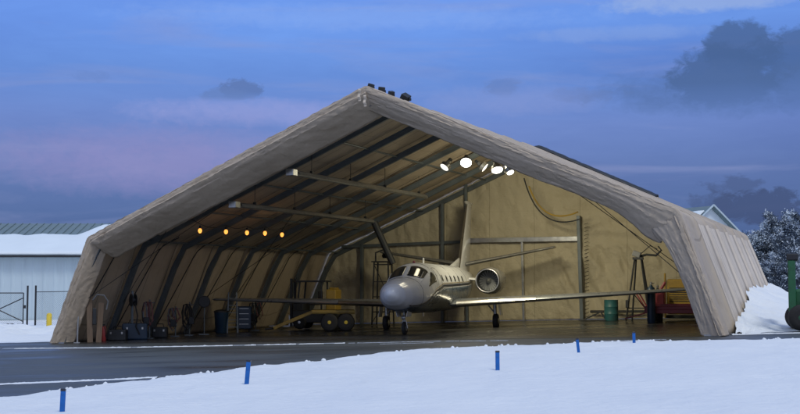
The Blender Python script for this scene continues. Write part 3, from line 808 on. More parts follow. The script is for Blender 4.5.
for sgn in (-1, 1):
    # cheat line sweeping up from the belly, and the underside's shade painted as a dark belly
    def sw(y): return interp([(1.0, R(135)), (2.0, R(118)), (3.2, R(95)), (4.5, R(84)), (10, R(79)), (15, R(76))], y)[0]
    patch('belly_shade', lambda a, c, s=sgn: ((1.0 + 13.6 * a), s * lerp(sw(1.0 + 13.6 * a) + R(5), R(180) * 1.0, c)), 90, 22, M['under'], fo, .004, solid=.002, offset=-1)
    patch('stripe', lambda a, c, s=sgn: ((.9 + 13.6 * a), s * (sw(.9 + 13.6 * a) + R(lerp(-2.2, 3.0, c)))), 90, 4, M['stripe'], fo, .007, solid=.002, offset=-1)
    patch('stripe', lambda a, c, s=sgn: ((1.6 + 12.6 * a), s * (sw(1.6 + 12.6 * a) + R(lerp(-5.2, -3.6, c)))), 90, 3, M['gold'], fo, .006, solid=.002, offset=-1)
    # windshield panes
    def ws(a, c, s=sgn):
        th = R(lerp(4.0, 47, a)); base_ = lerp(2.02, 2.22, a ** 1.6); top = lerp(2.86, 3.02, a)
        k = .10 * (abs(a - .5) * 2) ** 6
        return (lerp(base_ + k, top - k * .8, c), s * th)
    patch('windshield', ws, 16, 12, M['glass'], fo, .010, solid=.004, offset=-1)
    def sw1(a, c, s=sgn):
        th0 = R(lerp(50, 76, c)); y0 = lerp(3.08, 2.30, c); y1 = lerp(3.30, 3.45, c); k = .10 * (abs(c - .5) * 2) ** 6
        return (lerp(y0 + k, y1 - k, a), s * th0)
    patch('side_window', sw1, 12, 10, M['glass'], fo, .010, solid=.004, offset=-1)
    for q in range(6):
        y0 = 4.5 + q * .78
        def cw(a, c, s=sgn, y0=y0):
            k = math.sqrt(max(0, 1 - (abs(2 * c - 1)) ** 3.2)); return (y0 + .13 * (2 * a - 1) * k, s * R(lerp(60, 76, c)))
        patch('cabin_window', cw, 9, 11, M['glass'], fo, .008, solid=.004, offset=-1)
    # window frame ribs (bright)
    b = MB(); b.tube([fus(lerp(2.0, 2.95, t / 8), sgn * R(48.5)) + fusn(lerp(2.0, 2.95, t / 8), sgn * R(48.5)) * .006 for t in range(9)], .014, 6); b.build('window_frame', M['white'], fo, smooth=True)
b = MB(); b.tube([fus(lerp(1.95, 2.95, t / 8), 0) + Vector((0, 0, .006)) for t in range(9)], .022, 6); b.build('window_frame', M['white'], fo, smooth=True)
# cabin door outline on the left side of the jet (photo right)
def loop(pts, r, name, m):
    b = MB(); b.tube([fus(y, th) + fusn(y, th) * .003 for y, th in pts + [pts[0]]], r, 5); return b.build(name, m, fo, smooth=True)
dl = []
for (y0, a0), (y1, a1) in (((3.65, 40), (4.25, 40)), ((4.25, 40), (4.25, 125)), ((4.25, 125), (3.65, 125)), ((3.65, 125), (3.65, 40))):
    for s in range(8): dl.append((lerp(y0, y1, s / 8), R(lerp(a0, a1, s / 8))))
loop(dl, .008, 'door_seam', M['stripe'])
loop([(1.72, 2 * PI * k / 40) for k in range(40)], .006, 'panel_seam', M['stripe'])
loop([(3.42, 2 * PI * k / 40) for k in range(40)], .006, 'panel_seam', M['stripe'])
for yy in (6.1, 7.6, 9.2): loop([(yy, 2 * PI * k / 40) for k in range(40)], .006, 'panel_seam', M['stripe'])
# thin top antennas, beacon
b = MB(); b.lathe([(.05, 0), (.05, .05), (.02, .09)], (0, 3.6, 2.6), n=12); b.build('beacon', M['red'], plane, smooth=True)
b = MB(); b.box((0, 5.2, 2.72), (.02, .22, .22)); b.build('antenna', M['white'], plane, bevel=.008)
b = MB(); b.box((0, 5.0, .68), (.02, .2, .16)); b.build('antenna', M['white'], plane, bevel=.008)
# small wipers
# airfoil lofts
def foil(n=14, t=.12):
    up = []; lo = []
    for k in range(n + 1):
        x = (1 - math.cos(PI * k / n)) / 2
        yt = 5 * t * (.2969 * math.sqrt(x) - .126 * x - .3516 * x * x + .2843 * x ** 3 - .1015 * x ** 4)
        up.append((x, yt + .012 * (1 - (2 * x - 1) ** 2))); lo.append((x, -yt * .85 + .012 * (1 - (2 * x - 1) ** 2)))
    return up[::-1] + lo[1:-1]
def wing(name, root, tip, cr_, ct, thick, m, parent, vertical=False, n=14, xs_=None, grow=0, part=None, cap=.0):
    """root/tip = leading-edge points; chord runs +Y"""
    F = foil(n, thick); b = MB(); prev = None; S = xs_ or [k / 10 for k in range(11)]
    root = Vector(root); tip = Vector(tip); first = None
    span = (tip - root); up = Vector((1, 0, 0)) if vertical else Vector((-span.z, 0, span.x)).normalized() * (1 if span.x > 0 else -1)
    for t in S:
        p = root.lerp(tip, t); c = lerp(cr_, ct, t)
        if part is None: pts = F
        else: pts = [q for q in F if q[0] <= part]
        rg = [b.vert(p + Vector((0, x * c - grow * .5, 0)) + up * (z * c * (1 + grow * 2) + (grow * (1 if z > 0 else -1)))) for x, z in pts]
        if prev:
            for k in range(len(rg) - (1 if part else 0)): b.face(prev[k], prev[(k + 1) % len(rg)], rg[(k + 1) % len(rg)], rg[k])
        else: first = rg
        prev = rg
    b.face(*first[::-1]); b.face(*prev)
    return b.build(name, m, parent, smooth=True, auto=50)
for s in (-1, 1):
    ww = wing('wing', (s * .70, 6.6, 1.02), (s * 9.8, 8.0, 1.40), 2.9, 1.0, .13, M['wing'], plane)
    wing('leading_edge', (s * .95, 6.62, 1.032), (s * 9.75, 7.995, 1.398), 2.86, 1.0, .13, M['polish'], ww, part=.10, grow=.006, xs_=[k / 40 for k in range(15)])
    wing('deice_boot', (s * .95, 6.62, 1.032), (s * 9.75, 7.995, 1.398), 2.86, 1.0, .13, M['boot'], ww, part=.08, grow=.005, xs_=[.352 + k * .0645 for k in range(11)])
    b = MB(); b.lathe([(.01, -.5), (.05, -.3), (.065, 0), (.05, .5), (.01, .8)], (s * 9.84, 8.45, 1.405), axis='Y', n=12); b.build('tip_fairing', M['wing'], ww, smooth=True)
    # flap and aileron gaps as thin dark seals
    b = MB(); b.beam((s * 1.2, 8.85, 1.10), (s * 5.2, 8.72, 1.28), .02, .012); b.build('flap_gap', M['dark'], ww)
    st = wing('tailplane', (s * .10, 12.7, 2.72), (s * 4.0, 13.8, 3.42), 1.4, .80, .15, M['wing'], plane)
    wing('leading_edge', (s * .2, 12.72, 2.738), (s * 3.97, 13.79, 3.415), 1.38, .80, .15, M['galv'], st, part=.10, grow=.005)
    # nacelle
    nc = (s * 1.72, 0, 1.95)
    b = MB(); prof_ = [(.455, 9.60), (.452, 9.48), (.468, 9.43), (.495, 9.46), (.53, 9.58), (.56, 9.9), (.57, 10.4), (.55, 11.0), (.48, 11.5), (.38, 11.85), (.34, 11.86), (.32, 11.6)]
    b.lathe(prof_, (nc[0], 0, nc[2]), axis='Y', n=40, capa=False, capb=True)
    na = b.build('engine_nacelle', M['nacelle'], plane, smooth=True, auto=60)
    b = MB(); b.lathe([(.445, 9.52), (.45, 9.43), (.47, 9.40), (.50, 9.43), (.525, 9.50)], (nc[0], 0, nc[2]), axis='Y', n=40, capa=False, capb=False); b.build('intake_ring', M['polish'], na, smooth=True, auto=180)
    b = MB(); b.lathe([(.447, 9.5), (.435, 9.62), (.43, 9.95), (.01, 9.96)], (nc[0], 0, nc[2]), axis='Y', n=36, capa=False); b.build('intake_duct', M['dark'], na, smooth=True)
    b = MB(); b.lathe([(.005, 9.60), (.04, 9.64), (.09, 9.74), (.11, 9.82)], (nc[0], 0, nc[2]), axis='Y', n=20, capb=False)
    b.build('spinner', M['galv'], na, smooth=True)
    b = MB()
    for k in range(22):
        a = 2 * PI * k / 22; d = Vector((math.cos(a), 0, math.sin(a))); tn = Vector((-math.sin(a), 0, math.cos(a)))
        c0 = Vector((nc[0], 9.88, nc[2]))
        b.quad(c0 + d * .09 - tn * .02 + Vector((0, -.02, 0)), c0 + d * .42 - tn * .045 + Vector((0, -.03, 0)), c0 + d * .42 + tn * .045 + Vector((0, .04, 0)), c0 + d * .09 + tn * .02 + Vector((0, .03, 0)))
    b.build('fan', M['greyp'], na, solid=.004)
    wing('pylon', (s * .72, 10.0, 2.05), (s * 1.24, 10.05, 1.98), 1.5, 1.35, .10, M['white'], plane)
    # main gear
    gx = s * 2.25; gy = 8.0
    b = MB(); b.tube([(gx, gy, 1.05), (gx, gy + .02, .55)], .07, 12); b.tube([(gx, gy + .02, .62), (gx, gy + .02, .34)], .045, 12); b.tube([(gx, gy + .25, .9), (gx, gy + .1, .4)], .025, 8)
    b.tube([(gx, gy, .62), (gx - s * .35, gy, 1.05)], .028, 8)
    gear = b.build('main_gear_leg', M['galv'], plane, smooth=True)
    b = MB(); b.lathe([(.14, -.10), (.26, -.10), (.30, -.06), (.31, 0), (.30, .06), (.26, .10), (.14, .10)], (gx + s * .02, gy + .05, .31), axis='X', n=30); b.build('tyre', M['rubber'], gear, smooth=True, auto=50)
    b = MB(); b.lathe([(.03, -.12), (.10, -.115), (.15, -.08), (.15, .08), (.10, .115), (.03, .12)], (gx + s * .02, gy + .05, .31), axis='X', n=24); b.build('rim', M['galv'], gear, smooth=True)
    b = MB(); b.box((gx + s * .22, gy, .82), (.025, .55, .55), M=Matrix.Rotation(-s * R(10), 4, 'Y')); b.build('gear_door', M['white'], gear, bevel=.01)
# landing lights glints
# dorsal fin
fin = wing('tail_fin', (0, 11.7, 2.45), (0, 14.25, 5.55), 2.9, 1.25, .10, M['white'], plane, vertical=True)
wing('leading_edge', (0, 11.75, 2.52), (0, 14.23, 5.53), 2.85, 1.25, .10, M['polish'], fin, vertical=True, part=.06, grow=.005)
b = MB(); b.lathe([(.01, 13.7), (.07, 13.95), (.09, 14.3), (.07, 15.3), (.01, 15.6)], (0, .15, 5.59), axis='Y', n=14); b.build('fin_cap', M['white'], fin, smooth=True)
wing('dorsal_fillet', (0, 9.9, 2.58), (0, 12.2, 3.02), 2.6, 1.0, .05, M['white'], plane, vertical=True)
# nose gear
b = MB(); gy = 1.9
b.tube([(0, gy, 1.0), (0, gy + .02, .55)], .055, 12); b.tube([(0, gy + .02, .6), (0, gy + .04, .30)], .035, 12)
b.tube([(0, gy + .35, .95), (0, gy + .06, .5)], .022, 8)
for s in (-1, 1): b.tube([(s * .05, gy + .03, .52), (s * .11, gy + .04, .24)], .02, 8)
b.tube([(-.12, gy + .04, .24), (.12, gy + .04, .24)], .02, 8)
ng = b.build('nose_gear_leg', M['galv'], plane, smooth=True)
b = MB(); b.lathe([(.10, -.07), (.20, -.07), (.235, -.04), (.24, 0), (.235, .04), (.20, .07), (.10, .07)], (0, gy + .04, .24), axis='X', n=26); b.build('tyre', M['rubber'], ng, smooth=True, auto=50)
b = MB(); b.lathe([(.02, -.08), (.10, -.075), (.10, .075), (.02, .08)], (0, gy + .04, .24), axis='X', n=20); b.build('rim', M['galv'], ng, smooth=True)
for s in (-1, 1):
    b = MB(); b.box((s * .20, gy, .80), (.02, .7, .32), M=Matrix.Rotation(s * R(12), 4, 'Y')); b.build('gear_door', M['white'], ng, bevel=.008)
b = MB(); b.lathe([(.07, .0), (.08, -.06), (.02, -.10)], (0, gy - .06, .62), axis='Y', n=14); b.build('taxi_lamp', M['galv'], ng, smooth=True)

# ------------------------------------------------------------------ things inside the hangar
def at(px, d, z=None):
    x = (px - 400) / 1230.0 * d; return (x, d, gz(x) + .008 if z is None else z)
def hat(px, v):
    x, y = hw(pxu(px, v), v); return (x, y, gz(x) + .008)
def wheel(parent, c, r, w, axis='X', m='rubber', rim='galv', name='wheel'):
    b = MB(); b.lathe([(r * .5, -w / 2), (r * .86, -w / 2), (r * .97, -w * .36), (r, -w * .15), (r, w * .15), (r * .97, w * .36), (r * .86, w / 2), (r * .5, w / 2)], c, axis=axis, n=28)
    o = b.build(name, M[m], parent, smooth=True, auto=50)
    b = MB(); b.lathe([(r * .12, -w * .52), (r * .2, -w * .5), (r * .5, -w * .42), (r * .52, w * .42), (r * .2, w * .5), (r * .12, w * .52)], c, axis=axis, n=20)
    b.build('rim', M[rim], o, smooth=True, auto=50)
    return o
# yellow tow trailer with ramp tongue (behind the jet's right wing)
t = thing('equipment_trailer', 'yellow low equipment trailer with sloping tongue and two wheels behind the wing', 'trailer', at(331, 51), R(3))
b = MB(); b.beam((-2.35, 0, .10), (-.75, 0, .78), .14, .14); b.beam((-2.3, .35, .12), (-.75, .6, .76), .08, .10); b.beam((-2.3, -.35, .12), (-.75, -.6, .76), .08, .10); b.build('tongue', M['yellow'], t, bevel=.01)
b = MB(); b.box((.1, 0, .76), (1.75, 1.5, .12)); b.box((.1, -.78, .80), (1.75, .05, .12)); b.box((.1, .78, .80), (1.75, .05, .12)); b.build('deck', M['yellow'], t, bevel=.015)
for x in (-.05, .62):
    for y in (-.72, .72): wheel(t, (x, y - .1 * (1 if y < 0 else -1) - (.12 if y < 0 else -.12), .37), .36, .22, axis='Y', rim='bollard')
b = MB(); b.tube([(-2.35, 0, .1), (-2.7, 0, .06)], .04, 8); b.build('hitch', M['dark'], t)
# forklift behind the trailer
t = thing('forklift', 'dark forklift with open cab and yellow rear parked behind the trailer', 'forklift', at(318, 54), R(-12))
b = MB(); b.box((0, 0, .55), (2.0, 1.1, .55)); b.box((-.75, 0, .95), (.5, 1.0, .35)); b.build('chassis', M['dark'], t, bevel=.04)
b = MB(); b.box((.72, 0, 1.05), (.45, .95, 1.35)); b.box((.74, 0, 1.76), (.3, .6, .10)); b.build('counterweight', M['yellow'], t, bevel=.06)
b = MB()
for x, y in ((-.8, -.5), (-.8, .5), (.3, -.5), (.3, .5)): b.beam((x, y, .8), (x + (.12 if x < 0 else 0), y * .92, 2.05), .07, .07)
b.box((-.2, 0, 2.08), (1.35, 1.1, .07)); b.build('overhead_guard', M['dark'], t, bevel=.01)
b = MB(); b.box((-.1, 0, 1.1), (.5, .5, .12)); b.box((.12, 0, 1.4), (.1, .48, .5)); b.build('seat', M['rubber'], t, bevel=.03)
b = MB()
for y in (-.28, .28): b.box((-1.12, y, 1.15), (.10, .09, 2.1))
for z in (.5, 1.2, 2.1): b.box((-1.12, 0, z), (.08, .6, .08))
b.build('mast', M['dark'], t)
b = MB()
for y in (-.25, .25): b.box((-1.65, y, .12), (.95, .1, .04)); b.box((-1.2, y, .35), (.05, .1, .5))
b.build('fork', M['galv'], t)
for x in (-.65, .7):
    for y in (-.55, .55): wheel(t, (x, y, .30), .30, .2, axis='Y')

# teal drum
def drum(px, d, lab, m='teal', r=.30, h=.9):
    t = thing('steel_drum', lab, 'drum', at(px, d), 0)
    b = MB(); pr = [(r * .97, 0), (r, .02)]
    for z in (.3, .6): pr += [(r, h * (z - .02) / .9), (r * 1.035, h * z / .9), (r, h * (z + .02) / .9)]
    pr += [(r, h - .02), (r * 1.02, h), (r * .96, h), (r * .95, h - .025)]
    b.lathe(pr, n=30); b.build('barrel', M[m], t, smooth=True, auto=40)
    b = MB(); b.lathe([(.03, h - .03), (.03, h + .005)], (.15, 0, 0), n=10); b.build('bung', M['galv'], t)
    return t
drum(610.5, 53.4, 'teal steel drum standing against the rear wall')
# tall dark A-frame lamp stand
t = thing('work_light_stand', 'tall dark work stand with tilted lamp head beside the teal drum', 'stand', at(638, 51.5), R(-20))
b = MB(); top = (0, 0, 2.68)
for x, y in ((-.48, -.35), (.48, -.3), (-.35, .4), (.50, .42)): b.tube([(x, y, 0), (x * .28, y * .25, 2.6)], .038, 8)
b.build('leg', M['dark'], t, smooth=True)
b = MB(); b.box((0, 0, 2.62), (.42, .32, .10)); b.tube([(-.4, -.28, .55), (.42, -.24, .55)], .025, 6); b.tube([(-.3, -.2, 1.3), (.40, .3, .3)], .02, 6); b.build('brace', M['dark'], t, smooth=True)
b = MB(); b.box((-.05, -.05, 2.80), (.34, .24, .24), M=Matrix.Rotation(R(20), 4, 'Y')); b.build('lamp_head', M['greyp'], t, bevel=.03)
b = MB(); b.tube([(0, 0, 2.68), (.35, 0, 2.78), (.75, -.05, 2.74), (.98, -.1, 2.95), (.85, -.1, 3.12)], [.06, .05, .05, .04, .03], 8); b.tube([(.1, 0, 2.8), (.5, .05, 3.15), (.8, 0, 3.0)], .02, 6); b.build('swing_arm', M['dark'], t, smooth=True)
b = MB(); b.box((-.42, -.3, .72), (.14, .16, .34)); b.build('winch', M['dark'], t, bevel=.03)

# red cart with yellow machine
t = thing('red_service_cart', 'faded red flat service cart behind the right canvas leg', 'cart', at(674, 49.5), R(-18))
b = MB(); b.box((.1, 0, .42), (2.5, 1.1, .16)); b.box((.1, -.53, .56), (2.5, .05, .14)); b.box((.1, -.20, .60), (1.8, .5, .25)); b.build('bed', M['red'], t, bevel=.02)
b = MB(); b.tube([(-1.1, -.4, .5), (-1.5, -.3, 1.15), (-1.45, .3, 1.15), (-1.1, .4, .5)], .03, 8); b.build('push_handle', M['red'], t, smooth=True)
b = MB(); b.box((-.62, -.1, .95), (.5, .5, .6)); b.beam((-.6, -.1, 1.2), (-.35, -.1, 1.6), .12, .12); b.build('pump_housing', M['red'], t, bevel=.05)
b = MB(); b.beam((-1.15, -.3, .35), (-1.95, -.35, .12), .08, .06); b.build('tow_bar', M['red'], t, bevel=.01)
for x in (-.8, 1.0):
    for y in (-.48, .48): wheel(t, (x, y, .19), .19, .12, axis='Y')
t = thing('yellow_generator', 'tall yellow machine cabinet behind the red cart', 'generator', at(681, 51.2), R(-20))
b = MB(); b.box((0, 0, .98), (1.15, .8, 1.45)); b.build('housing', M['yellow'], t, bevel=.07)
b = MB(); b.tube([(-.62, -.42, .1), (-.62, -.42, 1.95)], .04, 8); b.build('exhaust_pipe', M['yellow'], t, smooth=True)
b = MB(); b.box((0, 0, .16), (1.3, .9, .12)); b.build('skid', M['dark'], t, bevel=.02)
b = MB()
for k in range(7): b.box((-.05, -.41, .8 + k * .09), (.8, .02, .03))
b.build('grille', M['dark'], t)
t = thing('gas_cylinder', 'dark tall gas cylinder standing left of the red cart', 'cylinder', at(650.5, 49), 0)
b = MB(); b.lathe([(.16, 0), (.17, .03), (.17, 1.25), (.14, 1.38), (.06, 1.46), (.045, 1.5)], n=20); b.build('bottle', M['bluebox'], t, smooth=True, auto=50)
b = MB(); b.lathe([(.03, 1.5), (.05, 1.54), (.05, 1.6), (.02, 1.63)], n=10); b.tube([(0, 0, 1.55), (.14, 0, 1.58)], .02, 6); b.build('valve', M['galv'], t, smooth=True)
t = thing('gas_cylinder', 'second dark gas cylinder nearer the work stand', 'cylinder', at(657, 50.6), 0)
b = MB(); b.lathe([(.19, 0), (.20, .03), (.20, 1.1), (.16, 1.24), (.06, 1.32), (.045, 1.36)], n=20); b.build('bottle', M['dark'], t, smooth=True, auto=50)
b = MB(); b.lathe([(.03, 1.36), (.05, 1.4), (.05, 1.46), (.02, 1.5)], n=10); b.build('valve', M['galv'], t, smooth=True)
# hand truck near the foot of the right post
t = thing('floor_bracket', 'low dark bracket on the floor beside the rear post', 'bracket', at(592, 53.6), R(-22))
b = MB(); b.beam((-.4, 0, .05), (.35, 0, .4), .06, .06); b.beam((.35, 0, .4), (.6, 0, .05), .06, .06); b.box((0, 0, .04), (1.2, .3, .05)); b.build('bracket_frame', M['dark'], t, bevel=.01)

# left wall clutter ---------------------------------------------------
t = thing('leaning_boards', 'upright wooden boards leaning at the left front leg of the hangar', 'boards', hat(95, .7), R(15))
for k, (x, h, a) in enumerate(((-.15, 1.75, -2), (.22, 1.45, 3))):
    b = MB(); b.box((x, .05 * k, h / 2), (.20, .05, h), M=Matrix.Rotation(R(a), 4, 'Y')); b.build('board', M['wood'], t, bevel=.005)
b = MB(); b.tube([(-.05, -.05, 1.55), (.1, -.1, 1.75), (.35, -.1, 1.72), (.5, -.05, 1.5), (.45, 0, 1.2)], .03, 7); b.build('hose', M['greyp'], t, smooth=True)
b = MB(); b.box((.02, -.06, .95), (.14, .12, .6)); b.build('control_box', M['dark'], t, bevel=.02)
t = thing('upright_post', 'thin upright pale post inside the left canvas leg', 'post', hat(79, .35), 0)
b = MB(); b.tube([(0, 0, 0), (.02, 0, 1.15)], .035, 8); b.build('rod', M['galv'], t, smooth=True)
b = MB(); b.box((0, 0, .015), (.22, .22, .03)); b.build('foot', M['galv'], t)
def extinguisher(px, d, lab):
    t = thing('fire_extinguisher', lab, 'extinguisher', hat(px, d), 0)
    b = MB(); b.lathe([(.08, 0), (.09, .02), (.09, .48), (.07, .55), (.03, .58)], n=18); b.build('bottle', M['pinkred'], t, smooth=True, auto=50)
    b = MB(); b.box((0, 0, .62), (.05, .14, .05)); b.tube([(0, -.06, .6), (.08, -.09, .45), (.09, -.06, .2)], .012, 6); b.build('hose', M['dark'], t, smooth=True)
    return t
extinguisher(105, 1.25, 'red fire extinguisher on the floor beside the leaning boards')
def toolbag(px, d, lab, w, h, m='dark', rz=0):
    t = thing('equipment_case', lab, 'case', hat(px, d), rz, 'cases on the hangar floor')
    b = MB(); b.box((0, 0, h / 2), (w, w * .6, h)); b.build('shell', M[m], t, bevel=.05)
    b = MB(); b.tube([(-w * .25, 0, h), (-w * .2, 0, h + .12), (w * .2, 0, h + .12), (w * .25, 0, h)], .02, 6); b.build('handle', M['rubber'], t)
    b = MB()
    for s in (-1, 1): b.box((s * w * .3, -w * .31, h * .7), (.06, .02, .08))
    b.build('latch', M['galv'], t)
    return t
toolbag(119, 2.0, 'low dark equipment case behind the red extinguisher', .7, .42)
toolbag(136, 2.9, 'largest dark equipment case against the left wall', .95, .62, 'bluebox', .2)
toolbag(161, 4.2, 'small black case between two arch legs on the left', .6, .42)
# brushes, poles along wall
t = thing('hose_reel', 'dark hose reel mounted on the left wall arch', 'reel', hat(134, 2.7), R(30))
b = MB(); b.lathe([(.20, -.10), (.24, -.09), (.24, -.07), (.12, -.06), (.12, .06), (.24, .07), (.24, .09), (.20, .10)], (0, 0, 1.5), axis='X', n=20); b.build('drum', M['dark'], t, smooth=True)
b = MB(); b.beam((0, .12, 0), (0, .12, 1.85), .08, .08); b.build('stand', M['truss'], t)
b = MB(); b.tube([(0, -.2, 1.4), (.1, -.25, .9), (.05, -.22, .5), (.2, -.2, .2)], .025, 7); b.build('hose', M['rubber'], t, smooth=True)
t = thing('tool_cabinet', 'dark blue wheeled tool cabinet by the jet wingtip', 'cabinet', hat(244, 9.5), R(12))
b = MB(); b.box((0, 0, .62), (.62, .5, .95)); b.build('body', M['bluebox'], t, bevel=.02)
for k in range(4):
    b = MB(); b.box((0, -.255, .28 + k * .22), (.56, .012, .19)); dr = b.build('drawer', M['bluebox'], t, bevel=.004)
    b = MB(); b.box((0, -.275, .34 + k * .22), (.4, .02, .02)); b.build('handle', M['galv'], dr)
for x in (-.24, .24): wheel(t, (x, 0, .08), .08, .05)
t = thing('folding_ladder', 'dull grey folding ladder standing left of the blue tool cabinet', 'ladder', hat(233, 8.6), R(10))
b = MB()
for x in (-.22, .22): b.beam((x, -.35, 0), (x * .75, 0, 1.7), .05, .025)
for k in range(5): b.beam((-.21 + .012 * k, -.30 + .065 * k, .25 + .3 * k), (.21 - .012 * k, -.30 + .065 * k, .25 + .3 * k), .07, .025)
b.build('front_frame', M['truss'], t)
b = MB()
for x in (-.22, .22): b.beam((x, .4, 0), (x * .75, .03, 1.68), .04, .025)
for z in (.4, 1.0): b.beam((-.2, .4 - .22 * z, z), (.2, .4 - .22 * z, z), .03, .03)
b.build('rear_frame', M['truss'], t)
t = thing('trash_bin', 'dark green waste bin on the left between hangar arches', 'bin', hat(222, 8.2), 0)
b = MB(); b.lathe([(.22, 0), (.24, .02), (.30, .85), (.31, .88)], n=24); b.build('tub', M['bluebox'], t, smooth=True, auto=50)
b = MB(); b.lathe([(.32, .88), (.32, .93), (.2, .98), (.03, 1.0)], n=24); b.build('lid', M['dark'], t, smooth=True)
t = thing('standing_fan', 'round dark fan on a pole near the left wall', 'fan', hat(205, 6.9), R(5))
b = MB(); b.lathe([(.22, -.05), (.24, -.03), (.24, .03), (.22, .05)], (0, 0, 1.35), axis='Y', n=24, capa=True); b.build('fan_cage', M['dark'], t, smooth=True)
b = MB(); b.tube([(0, .05, 0), (0, .05, 1.2)], .025, 8); b.box((0, .05, .02), (.4, .4, .04)); b.build('stand', M['truss'], t)
def hose_bundle(px, v, lab, seed, h=1.5):
    rnd = random.Random(seed); t = thing('hose_bundle', lab, 'hoses', hat(px, v), 0, 'bundles of hoses along the left wall')
    b = MB(); b.tube([(0, .1, 0), (0, .1, h)], .03, 6); b.tube([(-.2, .1, h * .92), (.2, .1, h * .92)], .02, 6); b.box((0, .1, .02), (.35, .3, .04)); b.build('stand', M['truss'], t)
    for k in range(5):
        b = MB(); x = rnd.uniform(-.18, .18); w_ = rnd.uniform(.08, .2); z0 = h * .92; z1 = rnd.uniform(.15, .7)
        b.tube([(x - w_, .04, z0 - .3), (x - w_ * .6, .03, z0), (x, .05, z0 + .04), (x + w_ * .7, .02, z0 - .25), (x + w_, 0, z1 + .2), (x + w_ * .2, -.03, z1), (x - w_ * .8, 0, z1 + .25), (x - w_, .04, z0 - .3)], rnd.uniform(.018, .03), 6)
        b.build('hose', M[rnd.choice(['rubber', 'truss', 'bluebox', 'rubber', 'pinkdull'])], t, smooth=True)
    b = MB(); b.box((rnd.uniform(-.1, .1), 0, h * .45), (.22, .16, .3)); b.build('valve_box', M['dark'], t, bevel=.02)
    return t
M['pinkdull'] = mat('faded_hose', (.16, .06, .06), rough=.7)
hose_bundle(150, 3.5, 'dark hoses hung on a stand between the second and third left arches', 3, 1.5)
hose_bundle(176, 5.2, 'hoses on a low stand in the middle of the left wall', 5, 1.2)
hose_bundle(190, 6.2, 'tangled hoses left of the round pole fan', 8, 1.35)
hose_bundle(256, 10.6, 'hoses hung right of the wheeled tool cabinet', 12, 1.3)
# engine hoist / access stand behind the left tailplane tip
t = thing('access_stand', 'tall dark scaffold-like access stand beyond the jet cockpit', 'stand', at(383, 57.5), R(-15))
b = MB()
for x, y in ((-.42, -.4), (.42, -.4), (-.42, .4), (.42, .4)): b.beam((x, y, 0), (x * .8, y * .8, 2.9), .06, .06)
for z in (.6, 1.3, 2.0, 2.8):
    k = 1 - .2 * z / 2.9
    for s in (-1, 1): b.beam((-.42 * k, s * .4 * k, z), (.42 * k, s * .4 * k, z), .04, .04); b.beam((s * .42 * k, -.4 * k, z), (s * .42 * k, .4 * k, z), .04, .04)
b.beam((-.42, -.4, .1), (.38, -.36, 1.3), .03, .03); b.beam((.38, -.36, 1.3), (-.34, -.32, 2.8), .03, .03)
b.build('frame', M['dark'], t)
b = MB(); b.box((0, 0, 2.93), (.9, .85, .05)); b.build('platform', M['dark'], t)
b = MB(); b.tube([(-.3, -.2, 2.95), (-.3, -.2, 3.35), (.1, -.2, 3.5), (.3, 0, 3.3)], .04, 8); b.lathe([(.14, 3.1), (.18, 3.2), (.14, 3.32)], (.1, .1, 0), n=14); b.build('hoist_head', M['dark'], t, smooth=True)

# ------------------------------------------------------------------ stakes in the snow
def stake(px, d, h, lean, lab, w=.09):
    w *= .78
    x = (px - 400) / 1230.0 * d
    o = MB(); wv = w / 2
    o.v = []; 
    for z, k in ((-.15, 1), (h * .97, 1)):
        for a, c in ((-1, -1), (1, -1), (1, 1), (-1, 1)): o.vert((a * wv * k, c * .02, z))
    for q in ((0, 3, 2, 1), (4, 5, 6, 7), (0, 1, 5, 4), (1, 2, 6, 5), (2, 3, 7, 6), (3, 0, 4, 7)): o.face(*q)
    t = thing('marker_stake', lab, 'stake', (x, d, gz(x) + .08), 0, 'blue stakes in the snow')
    t.rotation_euler = (R(-3), R(lean), R(random.uniform(-8, 8)))
    o.build('stake_shaft', M['blue'], t, bevel=.006)
    b = MB(); b.box((0, -.001, h * .985), (w * 1.06, .044, .035)); b.build('stake_top', M['stripe'], t, bevel=.005)
stake(65, 16.1, .36, 1, 'nearest blue stake, at the bottom left of the snow', .08)
stake(247.5, 20.3, .44, 4, 'blue stake left of centre leaning slightly right', .09)
stake(497, 21.6, .40, 0, 'blue stake standing upright right of centre, in open snow', .09)
stake(578, 26.6, .36, -6, 'blue stake leaning left near the snow edge', .08)
stake(633, 29.9, .33, -1, 'smallest blue stake, at the far snow edge on the right', .09)

# ------------------------------------------------------------------ snow heaped against the right wall
def drift():
    b = MB(); nu, nv = 140, 70
    def f(i, j):
        v = lerp(1.6, 21.5, i / (nu - 1)); t = j / (nv - 1)
        # t 0 at wall (inside), 1 out on the ground
        H = .35 + .95 * sstep(4, 11, v) + .45 * fbm(v * .7, 3) + .30 * fbm(v * 1.6, 8)
        H = max(.1, H) * sstep(1.5, 3.2, v)
        g0 = hg(BR, v)
        wid = .7 + 2.6 * sstep(2, 8, v)
        # wall surface u at height z : slopes inward
        z = H * (1 - t) ** 1.5
        uw = BR - .62 * v / V1 - (z / 3.3) * (BR - ER[0]) + .12
        u = uw + wid * t + .12 * fbm(v * 1.6, t * 3, 5)
        x, y = hw(u, v)
        rough = .22 * fbm(v * 1.5, t * 4, 2, 5) * (1 - t) * 1.2
        return (x, y, max(gz(x) - .02, gz(x) + z + rough))
    b.grid(nu, nv, f); return b.build('snow_drift', M['snow'], smooth=True, auto=180)
struct(drift())
struct(heap('snow_bank', 17.5, 46, 3.2, 4.5, 1.0, 31.7, .8))

